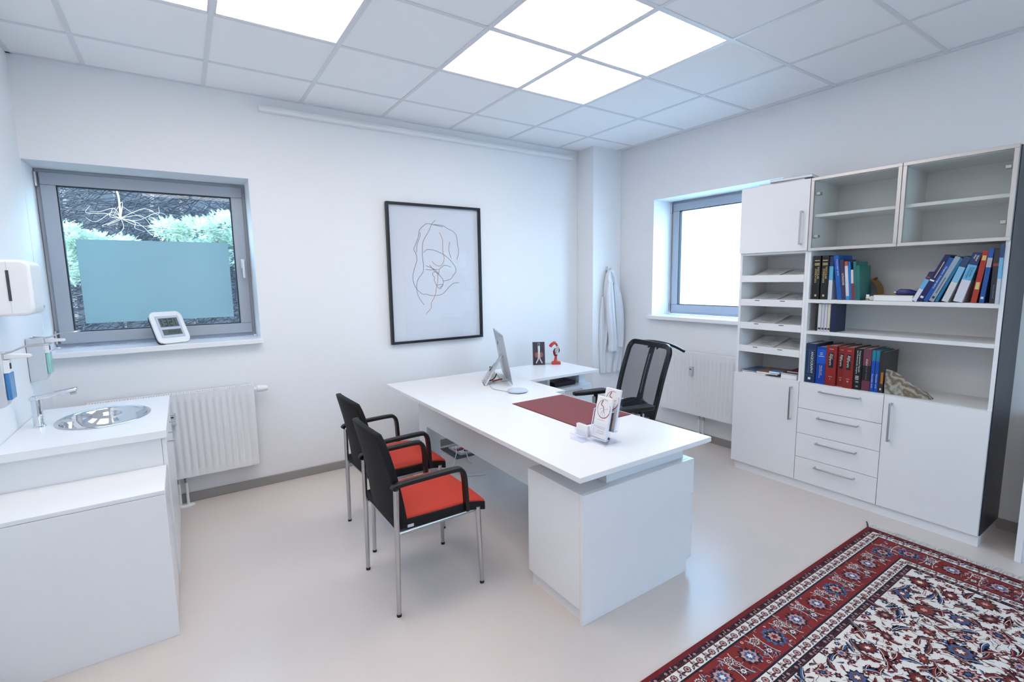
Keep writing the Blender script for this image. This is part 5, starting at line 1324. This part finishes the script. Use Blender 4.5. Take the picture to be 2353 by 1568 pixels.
def vine(c, a, s, m_, lev=4):
    strip(xf(c, a, s, [((k/10), .35*math.sin(k/10*math.pi*1.6)*(1-.3*k/10)) for k in range(11)]), s*.022, s*.018, m_, lev)
# nested ground colours: widths from the edge inwards
RW = [(0.0, iRed), (.022, iNavy), (.046, iIv), (.088, iNavy), (.097, iRedL), (.243, iNavy), (.252, iIv), (.292, iNavy), (.322, iIv)]
for k, (d, c_) in enumerate(RW): rect(RX0+d, RX1-d, RY0+d, RY1-d, c_, -8+k)
rr = random.Random(21)
VX0, VY0 = -2.95, -4.45          # only what could be seen needs the full motif density
def along(side, d):
    """iterate positions along a border at distance d: yields function of s"""
    if side == 'n': return (lambda s: (RX1-d-s, RY1-d), RX1-RX0-2*d, math.pi, (0, -1))
    if side == 'e': return (lambda s: (RX1-d, RY1-d-s), RY1-RY0-2*d, -math.pi/2, (-1, 0))
    if side == 's': return (lambda s: (RX1-d-s, RY0+d), RX1-RX0-2*d, math.pi, (0, 1))
    return (lambda s: (RX0+d, RY1-d-s), RY1-RY0-2*d, -math.pi/2, (1, 0))
for side in 'nesw':
    for d, w_, kind in ((.034, .024, 'a'), (.067, .042, 'b'), (.17, .146, 'm'), (.272, .04, 'b'), (.307, .03, 'a')):
        fn, L, a, inn = along(side, d)
        if kind == 'a':
            n = int(L/.030)
            for k in range(n):
                s = (k+.5)*L/n; c = fn(s)
                if k % 2: flower(c, a, .0085, (iPink, iRed, iIv), 4)
                else: strip(xf(c, a + (.6 if k % 4 else -.6), .016, [(-1, -.3), (-.3, .4), (.3, -.4), (1, .3)]), .0022, .0022, iPink if k % 4 else iRed, 4)
                strip(xf(c, a, .015, [(-1, .45), (0, .62), (1, .45)]), .0012, .0012, iBrn, 4)
        elif kind == 'b':
            n = int(L/.040)
            for k in range(n):
                s = (k+.5)*L/n; c = fn(s)
                if k % 2 == 0:
                    poly(xf(c, a, .0165, star(8, .85, 1)), iNavy, 4); poly(xf(c, a, .0125, star(8, .85, 1)), iPink, 5); poly(xf(c, a, .0075, star(5, .5, 1)), iMar, 6)
                else:
                    for q in (-1, 1):
                        leaf((c[0]+math.cos(a)*.002*q, c[1]+math.sin(a)*.002*q), a + (0 if q > 0 else math.pi) + .5*q, .026, (iNavy, iRed, iBlue), .3, 4)
                        leaf((c[0], c[1]), a + q*1.9, .024, (iMar, iBrn, iPink), .2, 4)
                        flower((c[0]+math.cos(a)*.012*q + inn[0]*.008*q, c[1]+math.sin(a)*.012*q + inn[1]*.008*q), 0, .006, (iBlue if k % 4 == 1 else iNavy, iIv, iRed), 6)
        else:
            n = int(L/.178)
            for k in range(n):
                s = (k+.5)*L/n; c = fn(s)
                big = (iNavy, iPink, iBlue, iIv) if k % 3 else (iBlue, iNavy, iPink, iRed)
                palmette(c, a, .050 if k % 3 else .056, big, 1.0, 6)
                for q in (-1, 1):
                    for e in (-1, 1):
                        cc = (c[0]+math.cos(a)*.066*q, c[1]+math.sin(a)*.066*q)
                    pts = [(c[0]+math.cos(a)*q*(.058+.016*math.cos(b)) + inn[0]*.062*math.sin(b), c[1]+math.sin(a)*q*(.058+.016*math.cos(b)) + inn[1]*.062*math.sin(b)) for b in [-1.3+.26*i for i in range(11)]]
                    strip(pts, .0035, .0035, iBrn, 5); strip(pts, .0016, .0016, iIv, 6)
                s2 = (k+1)*L/n
                if k < n-1:
                    c2 = fn(s2)
                    palmette((c2[0]+inn[0]*.03, c2[1]+inn[1]*.03), a, .026, (iNavy, iRed, iIv, iBlue), 1, 6)
                    palmette((c2[0]-inn[0]*.034, c2[1]-inn[1]*.034), a, .022, (iIv, iNavy, iPink, iRed), 1, 6)
                    for q in range(7):
                        cc = (c2[0]+rr.uniform(-.035, .035), c2[1]+rr.uniform(-.035, .035)); cc = (cc[0] + inn[0]*rr.uniform(-.03, .03), cc[1] + inn[1]*rr.uniform(-.03, .03))
                        flower(cc, rr.uniform(0, 6), rr.uniform(.007, .011), rr.choice([(iBlue, iIv, iRed), (iNavy, iPink, iBlue), (iIv, iRed, iNavy)]), 5)
                    for q in range(6):
                        cc = (c2[0]+rr.uniform(-.045, .045), c2[1]+rr.uniform(-.05, .05))
                        leaf(cc, rr.uniform(0, 6.28), rr.uniform(.02, .034), rr.choice([(iNavy, iBlue, iIv), (iIv, iBrn, iNavy), (iBlue, iIv, iNavy)]), rr.uniform(-.5, .5), 4)
                        vine(cc, rr.uniform(0, 6.28), .04, rr.choice([iIv, iNavy, iPink]), 3)
for side in 'nesw':
    fn, L, a, inn = along(side, .17)
    for _ in range(int(L*130)):
        s = rr.uniform(-.04, L+.04); c = fn(s); o_ = rr.uniform(-.066, .066); c = (c[0]+inn[0]*o_, c[1]+inn[1]*o_)
        if rr.random() < .45: leaf(c, rr.uniform(0, 6.28), rr.uniform(.016, .03), rr.choice([(iNavy, iBlue, iIv), (iIv, iRed, iNavy), (iBlue, iNavy, iIv), (iBrn, iPink, iNavy)]), rr.choice([-.6, .5]), 3)
        elif rr.random() < .5: flower(c, rr.uniform(0, 6), rr.uniform(.006, .010), rr.choice([(iBlue, iIv, iRed), (iNavy, iPink, iBlue), (iIv, iRed, iNavy), (iPink, iNavy, iIv)]), 3)
        else: vine(c, rr.uniform(0, 6.28), rr.uniform(.02, .035), rr.choice([iIv, iNavy, iPink, iBrn]), 2)
# field: palmettes on a loose lattice, leaves, buds and vines between them
fx0, fx1, fy0, fy1 = RX0+.325, RX1-.325, RY0+.325, RY1-.325
cen = []
tries = 0
while tries < 6000:
    tries += 1
    c = (rr.uniform(fx0+.045, fx1-.045), rr.uniform(fy0+.045, fy1-.045))
    if all((c[0]-q[0])**2 + (c[1]-q[1])**2 > .118**2 for q in cen): cen.append(c)
pal = [(iNavy, iRed, iBrn, iIv), (iMar, iPink, iNavy, iBlue), (iNavy, iBrn, iRedL, iPink), (iBrn, iNavy, iPink, iBlue), (iNavy, iBlue, iBrn, iIv), (iRed, iNavy, iBrn, iPink)]
for c in cen:
    a = rr.uniform(0, 6.28); s = rr.choice([.040, .047, .054, .060])
    palmette(c, a, s, rr.choice(pal), rr.uniform(.62, 1.0), 6)
occ = [(c[0], c[1], .046) for c in cen]
def try_put(r, n, fn):
    k = 0
    for _ in range(n):
        c = (rr.uniform(fx0+r, fx1-r), rr.uniform(fy0+r, fy1-r))
        if all((c[0]-q[0])**2 + (c[1]-q[1])**2 > (r+q[2])**2 for q in occ_near(c)): fn(c); add_occ(c, r)
GRID = {}
def add_occ(c, r): GRID.setdefault((int(c[0]/.1), int(c[1]/.1)), []).append((c[0], c[1], r))
def occ_near(c):
    i, j = int(c[0]/.1), int(c[1]/.1)
    return [q for a in (-1, 0, 1) for b in (-1, 0, 1) for q in GRID.get((i+a, j+b), ())]
for q in occ: add_occ((q[0], q[1]), q[2]*.8)
lf_c = [(iMar, iRed, iIv), (iNavy, iRedL, iPink), (iNavy, iBrn, iPink), (iMar, iBrn, iIv), (iNavy, iBlue, iIv)]
try_put(.020, 9000, lambda c: leaf((c[0]-.02, c[1]), rr.uniform(0, 6.28), rr.uniform(.060, .090), rr.choice(lf_c), rr.choice([-.6, -.4, .4, .6]), 5))
try_put(.011, 9000, lambda c: flower(c, rr.uniform(0, 6), rr.uniform(.012, .018), rr.choice([(iNavy, iRed, iPink), (iMar, iBrn, iIv), (iNavy, iBlue, iIv), (iRedL, iNavy, iPink)]), 6))
try_put(.006, 7000, lambda c: leaf(c, rr.uniform(0, 6.28), rr.uniform(.024, .038), rr.choice(lf_c), rr.choice([-.6, .5]), 4))
for _ in range(1500):
    vine((rr.uniform(fx0, fx1-.06), rr.uniform(fy0+.03, fy1-.03)), rr.uniform(-.5, 3.6), rr.uniform(.04, .06), rr.choice([iNavy, iMar, iMar]), 3)
me = bpy.data.meshes.new('woven_pattern')
me.from_pydata([(v[0]-t.location.x, v[1]-t.location.y, v[2]) for v in PV], [], PF)
for m_ in RM: me.materials.append(m_)
me.polygons.foreach_set('material_index', PM); me.update()
bmx = bmesh.new(); bmx.from_mesh(me)
for f in bmx.faces:
    if f.normal.z < 0: f.normal_flip()
bmx.to_mesh(me); bmx.free()
po = bpy.data.objects.new('woven_pattern', me); C.objects.link(po); po.parent = t; po['kind'] = 'stuff'
# fringe
bm = bmesh.new(); rnd = random.Random(9); y = RY1-.005
while y > RY0:
    L = rnd.uniform(.045, .075); a = rnd.uniform(-.35, .35)
    tube(bm, [(RX1-.003, y, .005), (RX1+L*.5, y+a*L*.5, .004+rnd.uniform(0, .004)), (RX1+L, y+a*L*1.3, .002)], [.0018, .0016, .0010], 4, cap=False); y -= rnd.uniform(.004, .0065)
obj('fringe', bm, mat('white wool fringe', (214, 214, 212), .9, var=.1), t, kind='stuff', smooth=0, label='white fringe')
obj('corner_thread', T(spline([(RX1-.005, RY1-.004, .006), (-.615, -2.945, .010), (-.59, -2.935, .006), (-.563, -2.921, .004)], 4), .004, 6), mat('blue wool', (40, 66, 100), .9), t, label='blue corner thread')

# ------------------------------------------------------------------ lab coat on the column
t = thing('coat_hook', 'small chrome coat hook on the white column', 'hook', (-.21, -.25, 1.64))
obj('plate', B((-.225, -.195, -.258, -.25, 1.635, 1.685)), mChrome, t, bevel=.002)
for x in (-.222, -.198): obj('prong', T(spline([(x, -.256, 1.655), (x, -.285, 1.650), (x, -.298, 1.662), (x, -.298, 1.678)], 4), .005, 8), mChrome, t)
t = thing('lab_coat', 'white lab coat hanging from the hook on the column', 'coat', (-.18, -.33, .52))
mCoat = mat('white coat cotton', (222, 226, 234), .85, var=.03, scale=40, bump=.15)
def coat_part(name, rows, seed, n=30, fold=3.0, amp=.010):
    """draped cloth: rows (z, x centre, half width, y of the back, bulge depth, fold strength); folds run down the front"""
    bm = bmesh.new(); rings = []
    rows2 = []
    for i in range(len(rows)-1):
        for k in range(4):
            f = k/4; rows2.append([p + (q-p)*f for p, q in zip(rows[i], rows[i+1])])
    rows2.append(list(rows[-1]))
    for z, xc, hw, yb_, dp, fs in rows2:
        front, back = [], []
        for k in range(n+1):
            u = 2*k/n - 1; e = math.sqrt(max(0, 1-u*u))
            ph = seed + 1.3*math.sin(z*3.1+seed) + .7*u*math.sin(z*5+seed*2)
            fo = amp*fs*(math.cos(math.pi*fold*u + ph) + .45*math.cos(math.pi*fold*2.3*u + 2*ph)) * min(1, e*1.6)
            front.append((xc + hw*u, min(yb_ - .003, yb_ - dp*e + fo), z)); back.append((xc + hw*u*.98, yb_, z))
        rings.append(front + back[::-1])
    loft(bm, rings); return obj(name, bm, mCoat, t, smooth=75)
coat_part('coat_body', [(1.645, -.205, .018, -.284, .016, .1), (1.60, -.200, .045, -.276, .035, .5), (1.52, -.190, .072, -.268, .050, 1.0), (1.40, -.170, .098, -.262, .060, 1.3), (1.25, -.155, .116, -.258, .066, 1.5), (1.10, -.138, .132, -.256, .068, 1.6),
           (.95, -.128, .146, -.254, .068, 1.7), (.80, -.128, .146, -.254, .064, 1.7), (.66, -.135, .135, -.254, .058, 1.7), (.53, -.142, .12, -.254, .050, 1.6)], .7, 44, 3.6, .011)
coat_part('sleeve', [(1.52, -.225, .030, -.322, .022, .4), (1.40, -.240, .044, -.326, .042, .9), (1.25, -.238, .050, -.328, .048, 1.0), (1.10, -.226, .050, -.330, .050, 1.0), (.95, -.208, .050, -.330, .050, 1.0), (.84, -.198, .053, -.328, .050, .8), (.83, -.198, .057, -.326, .054, .5), (.775, -.196, .058, -.326, .054, .5)], 2.1, 24, 1.8, .010)
coat_part('sleeve', [(1.50, -.150, .030, -.322, .022, .4), (1.36, -.125, .044, -.326, .042, .9), (1.20, -.103, .050, -.328, .046, 1.0), (1.05, -.088, .050, -.328, .046, 1.0), (.92, -.080, .048, -.326, .046, 1.0), (.81, -.082, .048, -.322, .044, .6)], 3.7, 24, 1.8, .010)
coat_part('front_flap', [(1.36, -.275, .012, -.258, .020, .3), (1.20, -.285, .026, -.256, .030, .8), (1.05, -.290, .032, -.255, .034, .9), (.90, -.287, .035, -.255, .036, .9), (.70, -.277, .036, -.255, .036, .9), (.525, -.262, .040, -.255, .034, .9)], 1.3, 18, 1.6, .009)
bm = bmesh.new()
for s in (-1, 1):
    pts = spline([(-.205, -.305, 1.655), (-.205+s*.03, -.318, 1.61), (-.20+s*.045, -.328, 1.55), (-.195+s*.030, -.336, 1.49)], 4)
    rings = [[p + Vector((-.018, 0, -.006)), p + Vector((.018, 0, .006)), p + Vector((.017, -.006, .005)), p + Vector((-.017, -.006, -.007))] for p in pts]
    b2 = bmesh.new(); loft(b2, rings); obj('collar', b2, mCoat, t, smooth=50)
bm.free()
obj('hanging_loop', T(spline([(-.215, -.296, 1.645), (-.222, -.296, 1.662), (-.222, -.290, 1.667), (-.21, -.290, 1.645)], 4), .002, 6), mPaper, t)
obj('cuff', B((-.255, -.142, -.392, -.386, .772, .776)), mCoat, t) if False else None

# ------------------------------------------------------------------ floor socket box under the desk with cables
t = thing('floor_socket_box', 'open dark floor socket box with white and red sockets under the desk', 'socket box', (-2.05, -.24, 0))
obj('lid_plate', B((-2.16, -1.955, -.40, -.075, .0005, .006)), mat('dark grey plate', (74, 78, 88), .6), t, bevel=.001)
obj('socket_tray', B((-2.10, -1.975, -.365, -.12, .006, .020)), mPlasticG, t, bevel=.002)
obj('socket', B((-2.085, -1.99, -.20, -.145, .020, .026)), mPlasticW, t, bevel=.002)
obj('socket', B((-2.085, -1.99, -.265, -.215, .020, .026)), mat('red socket', (140, 20, 26), .4), t, bevel=.002, label='red socket')
obj('socket', B((-2.085, -1.99, -.350, -.285, .020, .026)), mPlasticW, t, bevel=.002)
obj('plug', T([(-2.02, -.315, .026), (-2.02, -.315, .032), (-2.02, -.315, .033), (-2.02, -.315, .058)], [.018, .018, .010, .009], 12), mBlackPl, t)
for k, (lb, pts) in enumerate((('white cable rising from the floor socket box to the desk', [(-2.06, -.24, .028), (-2.085, -.27, .10), (-2.09, -.30, .25), (-2.08, -.32, .45), (-2.07, -.34, .70)]),
      ('white cable curving over the floor beside the socket box', [(-2.11, -.25, .03), (-2.125, -.30, .085), (-2.15, -.38, .06), (-2.22, -.47, .006), (-2.30, -.62, .004), (-2.25, -.78, .004), (-2.12, -.84, .004)]),
      ('short white cable hanging to the floor in front of the socket box', [(-2.045, -.30, .03), (-2.05, -.36, .06), (-2.07, -.43, .02), (-2.09, -.50, .005), (-2.10, -.56, .005)]))):
    tag(obj('cable', T(spline(pts, 6), .0038, 7), mPlasticW), lb, 'cable', 'white cables under the desk')
